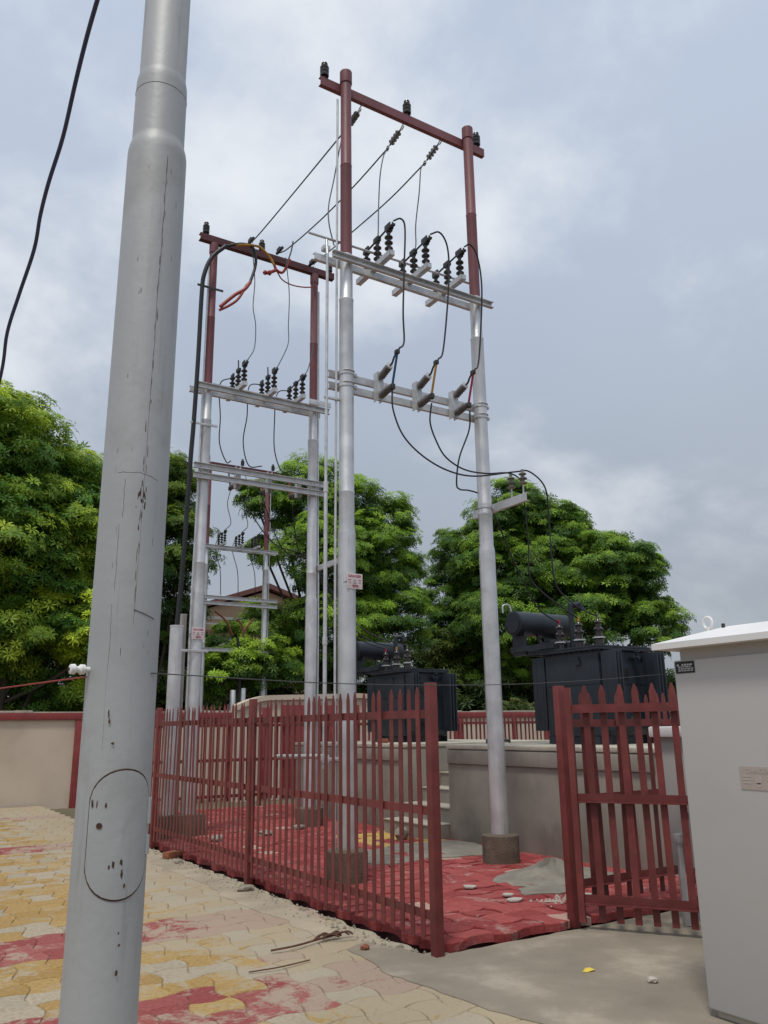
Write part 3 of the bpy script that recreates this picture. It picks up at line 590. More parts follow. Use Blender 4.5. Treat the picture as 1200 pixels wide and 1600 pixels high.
# rear frame
CX, CY, DX = 4.164, 12.02, 6.108
fc = thing('h_frame', ((CX+DX)/2,CY,.05), 'second two-pole frame behind the nearest one with black cable up its left pole', 'pole structure', 'two-pole frames of the switchyard')
pC = hpole(fc, CX, CY, .055, foot=False); pD = hpole(fc, DX, CY, .055, fr=.215, fh=.27)
part('footing', MB().box(CX-.62, CX+.2, CY-.2, CY+.2, -.05, .36, .03), 'footing', pC)
part('top_beam', MB().channel((3.90,CY-.05,9.70), (6.50,CY-.05,9.70), .125, .10, .009, (0,1,0)), 'dark_red', fc, smooth=False)
part('cross_beam', MB().channel((3.97,CY-.095,6.93), (6.37,CY-.095,6.93), .10, .05, .008, (0,-1,0)), 'galvanised', fc, smooth=False)
part('cross_beam', MB().channel((3.90,CY+.095,6.93), (6.30,CY+.095,6.93), .10, .05, .008, (0,1,0)), 'galvanised', fc, smooth=False)
part('splice_plate', MB().box(5.95, 6.38, CY-.16, CY-.15, 6.99, 7.09, .003), 'galvanised', fc)
for z in (5.56, 5.40): part('cross_beam', MB().channel((3.96,CY-.10,z), (6.35,CY-.10,z), .095, .05, .007, (0,-1,0)), 'galvanised', fc, smooth=False)
for p, x in ((pC, CX), (pD, DX)):
    for z in (5.56, 5.40): part('u_bolt', MB().tube([(x-.088,CY-.16,z), (x-.092,CY-.02,z), (x-.06,CY+.075,z), (x,CY+.098,z), (x+.06,CY+.075,z), (x+.092,CY-.02,z), (x+.088,CY-.16,z)], .007, 6), 'galvanised', p)
part('conduit', MB().tube([(CX-.115,CY-.04,.35), (CX-.115,CY-.04,3.5), (CX-.10,CY-.04,5), (CX-.085,CY-.04,9.3)], .016, 8, 3), 'galvanised', fc)
part('conduit', MB().tube([(DX+.115,CY-.02,.3), (DX+.12,CY-.02,3.5), (DX+.10,CY-.02,5), (DX+.085,CY-.02,9.3)], .016, 8, 3), 'galvanised', fc)
part('side_bracket', MB().channel((DX+.09,CY-.75,4.12), (DX+.09,CY+.25,4.12), .09, .045, .007, (1,0,0)), 'galvanised', fc, smooth=False)
for z in (8.72, 6.27, 2.66): part('cable_cleat', MB().box(3.79 if z < 3 else 3.87, CX+.16, CY-.112, CY-.10, z-.02, z+.02, .003), 'dark_metal' if z > 8 else 'galvanised', fc)
for x, w_ in ((4.01, 'left end'), (5.05, 'middle'), (6.42, 'right end')):
    pin_insulator(x, CY, 9.77, f'black pin insulator on the {w_} of the rear red beam', 'pin insulators on the rear beam')
for x, w_, o_ in zip(SX, WHERE, (True, True, False)):
    switch(x, CY-.0, 6.985, f'{w_} air break switch on the rear frame with its blade {"raised open" if o_ else "closed"}', 'air break switches', opened=o_)
wire('gang_rod', [(4.32,CY+.18,7.13), (6.15,CY+.18,7.13)], .013, 'galvanised', 'straight gang rod linking the rear frame switches', 'rod', n=10)
for x, w_, tp in zip((4.72, 5.28, 5.82), WHERE, ('tape_blue', 'tape_yellow', 'tape_red')):
    fuse(x, CY-.04, 5.48, f'{w_} drop out fuse facing away on the rear frame', 'drop out fuses', tp, s=1)
for k, w_ in zip((1, 2, 3), WHERE):
    p = SL[k][-1]; t = thing('dead_end_clamp', p, f'dark dead end clamp on the rear red beam, {w_} of three', 'clamp', 'dead end clamps')
    part('clamp_body', MB().cyl((p[0]-.02,p[1]-.22,p[2]-.01), (p[0],p[1]+.06,p[2]+.03), .026).box(p[0]-.03, p[0]+.03, p[1]-.1, p[1]+.02, p[2]+.02, p[2]+.085, .01), 'dark_metal', t)
    part('clamp_bolt', MB().cyl((p[0],p[1]-.14,p[2]-.06), (p[0],p[1]-.14,p[2]+.05), .008), 'galvanised', t)
JC = {'left': [(4.77,11.8,9.68),(4.843,11.80,9.036),(4.818,11.78,8.516),(4.859,11.74,8.146),(4.832,11.70,7.705),(4.69,11.63,7.42)],
      'middle': [(5.42,11.8,9.66),(5.50,11.80,8.976),(5.477,11.76,8.32),(5.448,11.70,7.924),(5.23,11.63,7.42)],
      'right': [(5.97,11.8,9.66),(5.988,11.80,8.606),(5.956,11.75,8.011),(5.847,11.69,7.597),(5.76,11.63,7.42)]}
DC = {'left': [(4.68,12.26,7.34),(4.50,12.3,7.25),(4.449,12.24,6.981),(4.469,12.2,6.565),(4.457,12.16,6.095),(4.60,12.2,5.80),(4.72,12.3,5.86)],
      'middle': [(5.22,12.26,7.34),(5.024,12.3,7.30),(4.958,12.24,7.035),(4.942,12.2,6.666),(4.872,12.16,6.179),(5.0,12.2,5.80),(5.28,12.3,5.86)],
      'right': [(5.75,12.26,7.34),(5.572,12.3,7.30),(5.481,12.24,7.083),(5.453,12.2,6.76),(5.444,12.16,6.157),(5.60,12.2,5.80),(5.82,12.3,5.86)]}
for w_ in WHERE:
    wire('jumper', JC[w_], .0085, 'conductor', f'{w_} jumper wire hanging from the rear beam to the rear switches', 'wire', 'jumper wires')
    wire('down_lead', DC[w_], .010, 'cable_black', f'{w_} lead from the rear switches down to the rear fuses', 'cable', 'leads from switches to fuses')
ct = thing('power_cable', (3.85,12.0,3.0), 'thick black cable climbing the rear left pole to red terminations', 'cable')
part('cable', MB().tube([(3.845,11.99,2.6),(3.85,11.99,3.03),(3.885,11.97,3.986),(3.915,11.95,5.639),(3.93,11.93,6.287),(3.94,11.9,7.404),(3.94,11.88,8.567),(3.965,11.86,8.929),(4.08,11.84,9.265),(4.303,11.83,9.539)], .036, 12), 'cable_black', ct)
part('cable_core', MB().tube([(4.28,11.83,9.52),(4.587,11.82,9.67),(4.786,11.81,9.66),(4.847,11.80,9.47),(4.837,11.80,9.26),(4.747,11.79,8.94)], .026, 10), 'cable_black', ct)
part('termination', MB().tube([(4.76,11.79,8.97),(4.66,11.79,8.80),(4.50,11.82,8.66),(4.27,11.88,8.40)], .030, 10), 'heatshrink_red', ct)
part('termination', MB().tube([(4.70,11.79,8.90),(4.56,11.80,8.60),(4.42,11.84,8.45),(4.26,11.90,8.34)], .022, 10), 'heatshrink_red', ct)
part('cable_core', MB().tube([(4.40,11.83,9.60),(4.833,11.79,9.70),(4.985,11.78,9.65),(5.115,11.78,9.542),(5.199,11.77,9.395)], .022, 10), 'tape_yellow', ct)
part('termination', MB().tube([(5.19,11.77,9.42),(5.23,11.77,9.34),(5.342,11.77,9.32),(5.432,11.76,9.48),(5.47,11.75,9.62)], .024, 10), 'heatshrink_red', ct)
part('termination', MB().tube([(5.05,11.77,9.22),(5.12,11.77,9.26),(5.22,11.77,9.33)], .030, 10).lathe([(.02,-.04),(.05,0),(.02,.04)], (5.10,11.77,9.24), (1,0,.4), 12).lathe([(.02,-.04),(.045,0),(.02,.04)], (5.02,11.77,9.22), (1,0,.4), 12), 'heatshrink_red', ct)
part('cable_core', MB().tube([(5.246,11.78,9.318),(5.36,11.80,9.2),(5.56,11.83,9.172),(5.826,11.87,9.225),(6.058,11.93,9.334)], .012, 8), 'heatshrink_red', ct)
part('terminal_lug', MB().tube([(5.40,11.75,9.45),(5.495,11.75,9.763),(5.535,11.75,10.0)], .013, 8), 'dark_metal', ct)
gp = thing('guard_pipe', (3.85,12.0,.05), 'wide silver guard pipe around the cable foot beside the rear left pole', 'pipe', 'cable guard pipes')
part('pipe', MB().lathe([(.10,.2),(.10,3.0),(.104,3.005),(.104,3.03),(.085,3.03),(.085,2.6)], (3.85,11.99,0), n=24, cap=False), 'silver_paint', gp)
gp2 = thing('guard_pipe', (4.02,12.28,.05), 'narrow silver guard pipe squeezed behind the rear left pole', 'pipe', 'cable guard pipes')
part('pipe', MB().lathe([(.055,.2),(.055,3.22),(.058,3.225),(.058,3.245),(.045,3.245),(.045,3.0)], (4.03,12.27,0), n=18, cap=False), 'silver_paint', gp2)

# far frame beyond the boundary wall
EX, EY, FX2 = 8.28, 23.35, 10.24
ff = thing('h_frame', ((EX+FX2)/2,EY,-.1), 'distant two-pole frame with red top standing beyond the boundary wall', 'pole structure', 'two-pole frames of the switchyard')
for x in (EX, FX2): hpole(ff, x, EY, -.05, foot=True, rs=1.0)
part('top_beam', MB().channel((8.05,EY-.05,9.58), (10.55,EY-.05,9.58), .12, .1, .009, (0,1,0)), 'dark_red', ff, smooth=False)
for z, y_ in ((6.93, -.1), (6.93, .06), (5.375, -.1), (5.20, -.1), (3.82, -.1)): part('cross_beam', MB().channel((8.2,EY+y_,z), (10.62,EY+y_,z), .10, .05, .008, (0,-1 if y_ < 0 else 1,0)), 'galvanised', ff, smooth=False)
part('conduit', MB().tube([(FX2+.13,EY,.2), (FX2+.12,EY,9.2)], .014, 6, 1), 'galvanised', ff)
for x, w_, o_ in zip((8.75, 9.32, 9.86), WHERE, (False, False, False)): switch(x, EY, 6.985, f'{w_} air break switch on the distant frame', 'air break switches', opened=o_)
for x, w_ in ((8.22, 'left end'), (9.36, 'middle'), (10.42, 'right end')): pin_insulator(x, EY, 9.66, f'black pin insulator on the {w_} of the distant red beam', 'pin insulators on the distant beam')
for i, (a, w_) in enumerate(zip((8.72, 9.28, 9.84), WHERE)):
    wire('jumper', [(a+.1,EY-.12,9.5), (a+.22,EY-.14,8.9), (a+.12,EY-.16,8.3), (a+.22,EY-.25,7.7), (a,EY-.37,7.42)], .012, 'cable_black', f'{w_} wire hanging down to the distant frame switches', 'wire', 'jumper wires')
    wire('down_lead', [(a,EY+.22,7.3), (a-.12,EY+.1,6.9), (a-.05,EY-.2,6.2), (a+.02,EY-.14,5.45)], .012, 'cable_black', f'{w_} lead below the switches of the distant frame', 'cable', 'leads from switches to fuses')
tm = thing('cable_termination', (9.2,EY-.2,4.6), 'orange red cable termination with three fingers hanging on the distant frame', 'cable')
for k, (a, b) in enumerate((((8.55,4.95),(9.15,4.25)), ((9.25,4.75),(9.5,4.2)), ((9.8,4.8),(9.45,4.35)))): part('finger', MB().tube([(a[0],EY-.2,a[1]), ((a[0]+b[0])/2+.06,EY-.2,(a[1]+b[1])/2+.08), (b[0],EY-.2,b[1])], .03, 8), 'heatshrink_brown', tm)
part('cable', MB().tube([(9.3,EY-.2,4.2), (9.4,EY-.2,3.3), (9.4,EY-.2,0)], .05, 8), 'cable_black', tm)
for x, h, w_ in ((9.21, 2.64, 'shorter'), (9.53, 2.70, 'taller')): solo('guard_pipe', MB().lathe([(.085,-.05),(.085,h),(.08,h+.01)], (x,EY-.2,0), n=16), 'silver_paint', (x,EY-.2,0), f'{w_} silver pipe stub showing above the wing wall', 'pipe', 'cable guard pipes')

# danger plates
def danger(x, y, z, wd, h, label):
    t = thing('danger_sign', (x,y,z), label, 'sign', 'danger plates')
    part('plate', MB().box(x-wd/2, x+wd/2, y-.002, y+.002, z-h/2, z+h/2, .0008), 'sign_white', t)
    f = (math.pi/2, 0, 0)
    text_part('lettering', 'DANGER', h*.24, 'sign_red', t, (x, y-.0035, z+h*.33), f)
    text_part('lettering', 'खतरा', h*.22, 'sign_red', t, (x+wd*.03, y-.0035, z-h*.33), f)
    part('skull_symbol', MB().lathe([(h*.11,0),(h*.11,.001)], (x,y-.0035,z+h*.03), (0,1,0), 16).box(x-h*.055, x+h*.055, y-.0036, y-.0025, z-h*.14, z-h*.07), 'sign_grey', t)
    part('skull_bones', MB().prism([(-h*.17,-h*.16),(-h*.155,-h*.18),(h*.17,-h*.08),(h*.155,-h*.06)], (x,y-.0046,z-.02*h), (1,0,0), (0,0,1), (0,.0008,0)).prism([(h*.17,-h*.16),(h*.155,-h*.18),(-h*.17,-h*.08),(-h*.155,-h*.06)], (x,y-.0056,z-.02*h), (1,0,0), (0,0,1), (0,.0008,0)), 'sign_grey', t)
    for sx in (-1, 1): part('print_line', MB().box(x+sx*wd*.32-wd*.1, x+sx*wd*.32+wd*.1, y-.0036, y-.0025, z+h*.07, z+h*.11).box(x+sx*wd*.32-wd*.08, x+sx*wd*.32+wd*.08, y-.0036, y-.0025, z-h*.10, z-h*.06), 'sign_red', t)
    part('strap', MB().tube([(x-wd*.42,y-.003,z+h*.02), (x-wd*.62,y+.05,z-.02), (x-wd*.7,y+.10,z-.03)], .004, 6), 'rust', t)
danger(4.285, AY-.101, 3.02, .19, .165, 'white and red danger plate strapped to the nearest silver pole')
danger(CX-.01, CY-.106, 2.92, .20, .175, 'white and red danger plate on the rear left pole above the fence')

# ------------------------------------------------------------------ transformers
def transformer(dy, label, bush_labels):
    X0, X1, Y0, Y1, ZB = 7.72, 8.60, 7.30+dy, 8.26+dy, 1.272
    t = thing('transformer', ((X0+X1)/2,(Y0+Y1)/2,ZB), label, 'transformer', 'oil filled transformers')
    G = 'transformer_grey'
    tank = part('tank', MB().box(X0, X1, Y0, Y1, ZB+.10, 2.42, .012), G, t)
    part('weld_seam', MB().box(X0-.006, X1+.006, Y0-.006, Y1+.006, 2.005, 2.015), G, tank)
    part('base_skid', MB().channel((X0+.05,Y0-.06,ZB+.05), (X0+.05,Y1+.06,ZB+.05), .098, .06, .01, (1,0,0)).channel((X1-.05,Y0-.06,ZB+.05), (X1-.05,Y1+.06,ZB+.05), .098, .06, .01, (-1,0,0)).box(X0-.03, X1+.03, Y0+.05, Y0+.13, ZB+.001, ZB+.097).box(X0-.03, X1+.03, Y1-.13, Y1-.05, ZB+.001, ZB+.097), G, t, smooth=False)
    cov = part('cover', MB().box(X0-.045, X1+.045, Y0-.045, Y1+.045, 2.422, 2.45, .004).box(X0-.043, X1+.043, Y0-.043, Y1+.043, 2.452, 2.48, .004), G, t)
    bo = MB()
    for i in range(11):
        for xx in (X0-.025, X1+.025): bo.cyl((xx, Y0+(Y1-Y0)*i/10, 2.405), (xx, Y0+(Y1-Y0)*i/10, 2.50), .010, n=6)
        for yy in (Y0-.025, Y1+.025): bo.cyl((X0+(X1-X0)*i/10, yy, 2.405), (X0+(X1-X0)*i/10, yy, 2.50), .010, n=6)
    b_ = part('cover_bolts', bo, G, cov); b_['kind'] = 'stuff'
    def bank(x0, x1, yy, s, n):
        r = part('radiator', MB().cyl((x0,yy+s*.15,2.33), (x1,yy+s*.15,2.33), .035).cyl((x0,yy+s*.15,1.53), (x1,yy+s*.15,1.53), .035).cyl(((x0+x1)/2,yy,2.33), ((x0+x1)/2,yy+s*.15,2.33), .035).cyl(((x0+x1)/2,yy,1.53), ((x0+x1)/2,yy+s*.15,1.53), .035), G, t)
        for i in range(n):
            xx = x0+(x1-x0)*i/(n-1); ya, yb = sorted((yy+s*.03, yy+s*.27))
            part('radiator_panel', MB().box(xx-.011, xx+.011, ya, yb, 1.44, 2.40, .0095).box(xx-.016, xx+.016, ya+.04, ya+.08, 1.52, 2.32, .008).box(xx-.016, xx+.016, yb-.08, yb-.04, 1.52, 2.32, .008), G, r)
    bank(X0+.02, X0+.12, Y0, -1, 3); bank(X1-.10, X1+.02, Y0, -1, 3); bank(X0+.02, X0+.24, Y1, 1, 5); bank(X1-.26, X1-.03, Y1, 1, 5)
    part('lifting_lug', MB().prism([(0,0),(.09,0),(.07,.10),(.03,.10)], (X0+.30,Y0-.02,2.25), (1,0,0), (0,0,1), (0,.015,0)).prism([(0,0),(.09,0),(.07,.10),(.03,.10)], (X0-.02,Y0+.30,2.25), (0,1,0), (0,0,1), (.015,0,0)), G, t, smooth=False)
    part('valve', MB().cyl((X1-.28,Y0,2.33), (X1-.28,Y0-.13,2.33), .025).lathe([(.05,0),(.05,.02)], (X1-.28,Y0-.07,2.33), (0,-1,0), 14).cyl((X1-.28,Y0-.10,2.33), (X1-.28,Y0-.10,2.40), .012).lathe([(.04,0),(.04,.012)], (X1-.28,Y0-.10,2.40), (0,0,1), 12), G, t)
    part('drain_valve', MB().cyl((X0+.42,Y0,1.55), (X0+.42,Y0-.12,1.55), .03).lathe([(.055,0),(.055,.02)], (X0+.42,Y0-.09,1.55), (0,-1,0), 14).tube([(X0+.42,Y0-.10,1.55),(X0+.42,Y0-.12,1.50),(X0+.42,Y0-.12,1.42)], .02, 8), 'dark_metal', t)
    part('rating_plate', MB().box(X0+.34, X0+.50, Y0-.012, Y0-.004, 2.07, 2.2, .002), 'plate_black', t)
    # conservator drum on its frame
    yc, zc, R = Y1+.46, 2.90, .172
    con = part('conservator', MB().lathe([(R*.93,-.008),(R,0),(R,.01),(R*.985,.02),(R*.985,.95),(R,.96),(R,.97),(R*.93,.978)], (7.60,yc,zc), (1,0,0), 28), G, t)
    part('end_cover', MB().lathe([(R*.80,-.02),(R*.80,-.009)], (7.60,yc,zc), (1,0,0), 24), G, con)
    part('breather_pipe', MB().tube([(7.62,yc+.05,zc+.16),(7.60,yc+.06,zc+.25),(7.54,yc+.07,zc+.27),(7.49,yc+.08,zc+.24),(7.49,yc+.08,zc+.15)], .012, 8), 'galvanised', con)
    part('support_frame', MB().box(7.68, 7.72, yc-.13, yc+.13, 2.45, zc-.12, .003).box(8.28, 8.32, yc-.13, yc+.13, 2.45, zc-.12, .003).channel((7.66,Y1-.25,2.54), (7.66,yc+.16,2.54), .075, .04, .008, (1,0,0)).channel((8.34,Y1-.25,2.54), (8.34,yc+.16,2.54), .075, .04, .008, (-1,0,0)).box(7.70, 8.30, yc+.09, yc+.13, 2.47, 2.53).box(7.70, 8.30, yc-.13, yc-.09, 2.47, 2.53), G, t, smooth=False)
    part('oil_pipe', MB().tube([(8.0,yc-.05,zc-.15),(8.0,yc-.08,2.66),(8.0,yc-.2,2.60),(8.0,Y1-.12,2.60),(8.0,Y1-.18,2.56),(8.0,Y1-.18,2.47)], .026, 10), G, t)
    part('buchholz_relay', MB().box(7.95, 8.05, yc-.36, yc-.24, 2.55, 2.66, .01), G, t)
    part('explosion_vent', MB().cyl((8.02,Y0+.72,2.48), (8.03,Y0+.72,3.10), .037).cyl((8.02,Y0+.735,3.09), (8.15,Y0+.66,3.10), .042).cyl((8.13,Y0+.67,3.12), (8.17,Y0+.645,3.02), .040).lathe([(.058,0),(.058,.015)], (8.165,Y0+.65,3.03), (.3,-.2,-.9), 16), G, t)
    for i, (tp, yy) in enumerate(zip(('grey_polymer', 'tape_yellow', 'tape_red'), (Y0+.10, Y0+.44, Y0+.80))):
        b = part('bushing', MB().lathe([(.075,2.475),(.075,2.50),(.06,2.505),(.055,2.56),(.075,2.575),(.072,2.59),(.045,2.61),(.043,2.66),(.066,2.685),(.062,2.70),(.038,2.72),(.036,2.76),(.052,2.78),(.03,2.80),(.02,2.83)], (7.87,yy,0), n=18), 'brown_porcelain', t)
        part('bushing_collar', MB().lathe([(.08,2.575),(.08,2.592)], (7.87,yy,0), n=18), 'galvanised', b)
        part('terminal', MB().cyl((7.87,yy,2.82), (7.87,yy,2.89), .018), tp, b)
    return t
transformer(0, 'dark grey oil transformer on the right platform, nearest the open gate', None)
transformer(4.42, 'dark grey oil transformer on the left platform behind the long fence', None)
C2 = [[(4.9,12.3,5.3),(5.6,12.5,4.6),(6.4,12.6,4.4),(6.8,12.2,3.5),(7.2,11.9,3.05),(7.87,11.82,2.88)], [(5.3,12.3,5.3),(5.8,12.5,4.5),(6.4,12.6,4.35),(6.9,12.35,3.4),(7.3,12.2,3.0),(7.87,12.16,2.88)], [(5.85,12.3,5.3),(6.1,12.5,4.5),(6.5,12.7,4.3),(7.0,12.6,3.3),(7.4,12.5,3.0),(7.87,12.52,2.88)]]
for p, w_, e in zip(C2, WHERE, ('nearest', 'middle', 'farthest')): wire('fuse_cable', p, .010, 'cable_black', f'black cable from the {w_} rear fuse to the {e} bushing of the left transformer', 'cable', 'cables to the left transformer', n=8)
solo('ground_pipe', MB().cyl((8.3,9.75,1.30), (8.35,10.35,1.30), .022).cyl((8.3,9.75,1.24), (8.3,9.75,1.30), .015).cyl((8.35,10.35,1.24), (8.35,10.35,1.30), .015), 'dark_metal', (8.3,10,1.25), 'low dark pipe lying across the top of the stairs', 'pipe')

# ------------------------------------------------------------------ switchgear cabinets
cb = thing('metal_cabinet', (4.55,2.55,.01), 'large light grey switchgear cabinet in the right foreground with white overhanging roof', 'cabinet')
body = part('body', MB().box(4.0, 5.1, 1.75, 3.20, .046, 1.86, .012), 'cabinet_grey', cb)
part('base_frame', MB().box(4.03, 5.07, 1.78, 3.17, .0075, .045, .004), 'concrete_top', cb)
part('neck', MB().box(4.03, 5.07, 1.78, 3.17, 1.861, 1.925), 'cabinet_grey', cb, smooth=False)
e = (3.925, 5.175, 1.66, 3.285); zz = 1.925; rp = .30
roof = part('roof', MB().add([(e[0],e[2],zz),(e[1],e[2],zz),(e[1],e[3],zz),(e[0],e[3],zz),(e[0],e[2],zz+.035),(e[1],e[2],zz+.035),(e[1],e[3],zz+.035),(e[0],e[3],zz+.035),(e[0]+rp,e[2]+rp,zz+.125),(e[1]-rp,e[2]+rp,zz+.125),(e[1]-rp,e[3]-rp,zz+.125),(e[0]+rp,e[3]-rp,zz+.125)],
    [(3,2,1,0),(0,1,5,4),(1,2,6,5),(2,3,7,6),(3,0,4,7),(4,5,9,8),(5,6,10,9),(6,7,11,10),(7,4,8,11),(8,9,10,11)]), 'cabinet_white', cb, smooth=False)
part('lifting_eye', MB().tube([(4.17+.0*a,3.06+.030*math.cos(a),2.075+.034*math.sin(a)) for a in [k*math.pi/6 for k in range(12)]], .009, 8, 2, True).cyl((4.17,3.06,2.02), (4.17,3.06,2.05), .012), 'cabinet_white', roof)
part('roof_bolt', MB().cyl((4.2,2.98,2.03), (4.2,2.98,2.065), .011, n=6), 'dark_metal', roof)
for xa, xb in ((4.04, 4.545), (4.555, 5.06)):
    dr_ = part('door', MB().box(xa, xb, 1.735, 1.749, .09, 1.82, .003), 'cabinet_grey', cb)
    for z_ in (.35, 1.55): part('hinge', MB().cyl((4.045 if xa < 4.3 else 5.055,1.728,z_-.05), (4.045 if xa < 4.3 else 5.055,1.728,z_+.05), .010), 'dark_metal', dr_)
part('door_handle', MB().box(4.58, 4.62, 1.715, 1.734, .90, 1.06, .006), 'dark_metal', cb)
np_ = part('name_plate', MB().box(3.997, 3.9995, 3.055, 3.185, 1.785, 1.852), 'plate_black', cb, smooth=False)
rx = (math.pi/2, 0, -math.pi/2)
pr = MB(); r = random.Random(3)
for k in range(4):
    z_ = 1.832-.011*k; y_ = 3.165 if k else 3.14
    while y_ > 3.075:
        l = r.uniform(.008, .022); pr.box(3.9958, 3.9968, y_-l, y_, z_-.0028 if k else z_-.0045, z_+.0028 if k else z_+.0045); y_ -= l+.005
pr.box(3.9958, 3.9968, 3.158, 3.174, 1.829, 1.8335).box(3.9957, 3.9967, 3.1635, 3.168, 1.823, 1.839)
part('plate_print', pr, 'plate_print', np_, smooth=False)
dp = part('danger_plate', MB().box(3.997, 3.9995, 2.63, 2.845, 1.165, 1.28), 'faded_plate', cb, 'faded pinkish danger plate on the cabinet side', smooth=False)
text_part('lettering', 'DANGER', .034, 'faded_print', dp, (3.9962, 2.737, 1.258), rx)
part('print_line', MB().box(3.9958, 3.9968, 2.78, 2.83, 1.228, 1.236).box(3.9958, 3.9968, 2.785, 2.83, 1.212, 1.219).box(3.9958, 3.9968, 2.78, 2.825, 1.195, 1.203).box(3.9958, 3.9968, 2.645, 2.69, 1.212, 1.219), 'faded_print', dp, smooth=False)
part('skull_symbol', MB().lathe([(.022,0),(.022,.001)], (3.9958,2.737,1.215), (1,0,0), 16).box(3.9958, 3.9968, 2.726, 2.748, 1.178, 1.2), 'faded_print', dp)
c2 = thing('small_cabinet', (5.85,4.5,0), 'smaller grey cabinet on a pipe stand behind the open gate leaf', 'cabinet')
part('body', MB().box(5.62, 6.15, 4.25, 4.73, .42, 1.40, .01), 'cabinet_grey', c2)
part('lid', MB().box(5.57, 6.20, 4.20, 4.78, 1.40, 1.485, .015), 'cabinet_white', c2)
for x, y in ((5.66, 4.66), (6.08, 4.66), (5.66, 4.30), (6.08, 4.30)): part('leg', MB().cyl((x,y,.005), (x,y,.418), .02), 'galvanised', c2)
part('cable_pipe', MB().cyl((5.58,4.58,.01), (5.575,4.58,.62), .026), 'silver_paint', c2)
part('pipe_clamp', MB().box(5.54, 5.62, 4.545, 4.615, .60, .67, .008), 'galvanised', c2)
part('label_sticker', MB().box(5.616, 5.6185, 4.50, 4.54, .78, .83), 'window_dark', c2, smooth=False)

# ------------------------------------------------------------------ foreground pole
NX, NY = .641, 2.489
npole = thing('steel_pole', (NX,NY,0), 'large grey stepped steel pole in the left foreground with oblong access door', 'pole')
R0 = .100
part('shaft', MB().lathe([(R0*1.01, -.05), (R0, 3.435), (R0*.995, 3.455), (R0*.965, 3.475), (R0*.905, 3.495), (R0*.89, 3.51), (R0*.885, 3.735), (R0*.875, 3.752), (R0*.845, 3.77), (R0*.81, 3.785), (R0*.80, 6.36), (R0*.7, 6.44), (R0*.66, 9.6)], (NX,NY,0), n=64), 'pole_grey', npole)
part('base_plate', MB().box(NX-.2, NX+.2, NY-.2, NY+.2, .012, .03, .004), 'dark_metal', npole)
cam_ang = math.atan2(-NY, -NX)
def on_pole(a, z, off=0.0):        # a: angle to the right of the camera-facing line
    t = cam_ang+a; return (NX+(R0+off)*math.cos(t), NY+(R0+off)*math.sin(t), z)
def oblong(c, ha, z0, z1, n=14):
    P = []; hz = .09
    for i in range(n+1): t = math.pi*i/n; P.append((c+ha*math.cos(t), z1-hz+hz*math.sin(t)))
    for i in range(n+1): t = math.pi+math.pi*i/n; P.append((c+ha*math.cos(t), z0+hz+hz*math.sin(t)))
    return P
ob_ = oblong(.27, .92, 1.065, 1.40)
part('door_gap', MB().tube([on_pole(a, z, .0006) for a, z in ob_], .0024, 6, 3, True), 'rust', npole)
V = []; F = []; n_ = len(ob_)
for q in (0, .33, .66, .985):
    for a, z in ob_:
        V.append(on_pole(.27+(a-.27)*q, 1.2325+(z-1.2325)*q, .0040 if q < .7 else .0034))
for k in range(3):
    for i in range(n_): F.append((k*n_+i, k*n_+(i+1) % n_, (k+1)*n_+(i+1) % n_, (k+1)*n_+i))
door = part('access_door', MB().add(V, F), 'pole_grey', npole)
part('lock_hole', MB().lathe([(.008,0),(.008,.0055)], on_pole(-.32, 1.255, 0), Vector(on_pole(-.32, 0, 1))-Vector(on_pole(-.32, 0, 0)), 14), 'rust', door)
part('hinge', MB().cyl(on_pole(1.20, 1.17, .004), on_pole(1.20, 1.22, .004), .007).cyl(on_pole(1.20, 1.25, .004), on_pole(1.20, 1.32, .004), .007), 'pole_grey', door)
r = random.Random(21); sc = MB(); rs = MB()
def patch(mb, a, z, la, lz, off=.0006, n=9):
    P = []
    for i in range(n): t = 2*math.pi*i/n; k = r.uniform(.55, 1.15); P.append(on_pole(a+la*k*math.cos(t), z+lz*k*math.sin(t), off))
    mb.add(P, [tuple(range(n))])
for z0, z1, a0 in ((1.45, 1.86, -.42), (1.9, 2.10, -.38), (2.12, 2.24, -.30)): sc.tube([on_pole(a0+r.gauss(0,.012), z0+(z1-z0)*i/7, -.0004) for i in range(8)], .0011, 5, 3)
sc.tube([on_pole(.22+.004*i+r.gauss(0,.008), 1.80+.05*i, -.0006) for i in range(33)], .0013, 5, 2)
for k in range(40): patch(sc, .22+.004*(k*.8)+r.gauss(0,.03), 1.82+.04*k+r.gauss(0,.02), r.uniform(.006,.018), r.uniform(.008,.03))
sc.tube([on_pole(.10+r.gauss(0,.006), 2.27+r.gauss(0,.003), -.0003) if i < 0 else on_pole(-.55+.085*i, 2.262+r.gauss(0,.0012)-.002*max(0,i-8), -.0006) for i in range(16)], .0015, 5, 2)
sc.tube([on_pole(.2+.07*i, 1.845-.0022*i, -.0003) for i in range(11)], .0024, 5, 2)
for i in range(26):
    patch(sc, r.uniform(-.9, .8), r.uniform(.9, 3.4), r.uniform(.004, .012), r.uniform(.004, .016))
for a, z in ((-.55, 1.31), (-.42, 1.312), (-.18, 1.308), (.3, 1.16), (.33, 1.13), (.42, 1.10), (.1, 1.155), (.0, 1.15), (.35, .985), (.38, .955), (.36, .89), (-.28, 1.55), (-.25, 1.53), (-.12, 1.47)):
    patch(rs, a+.0, z, r.uniform(.015, .05), r.uniform(.004, .014), .0046, 13)
for i in range(18): patch(rs, .27+r.gauss(0, .07), 2.18+r.gauss(0, .035), r.uniform(.01, .03), r.uniform(.004, .014))
part('scratches', sc, 'scuff', npole)['kind'] = 'stuff'; part('rust_marks', rs, 'rust', npole)['kind'] = 'stuff'
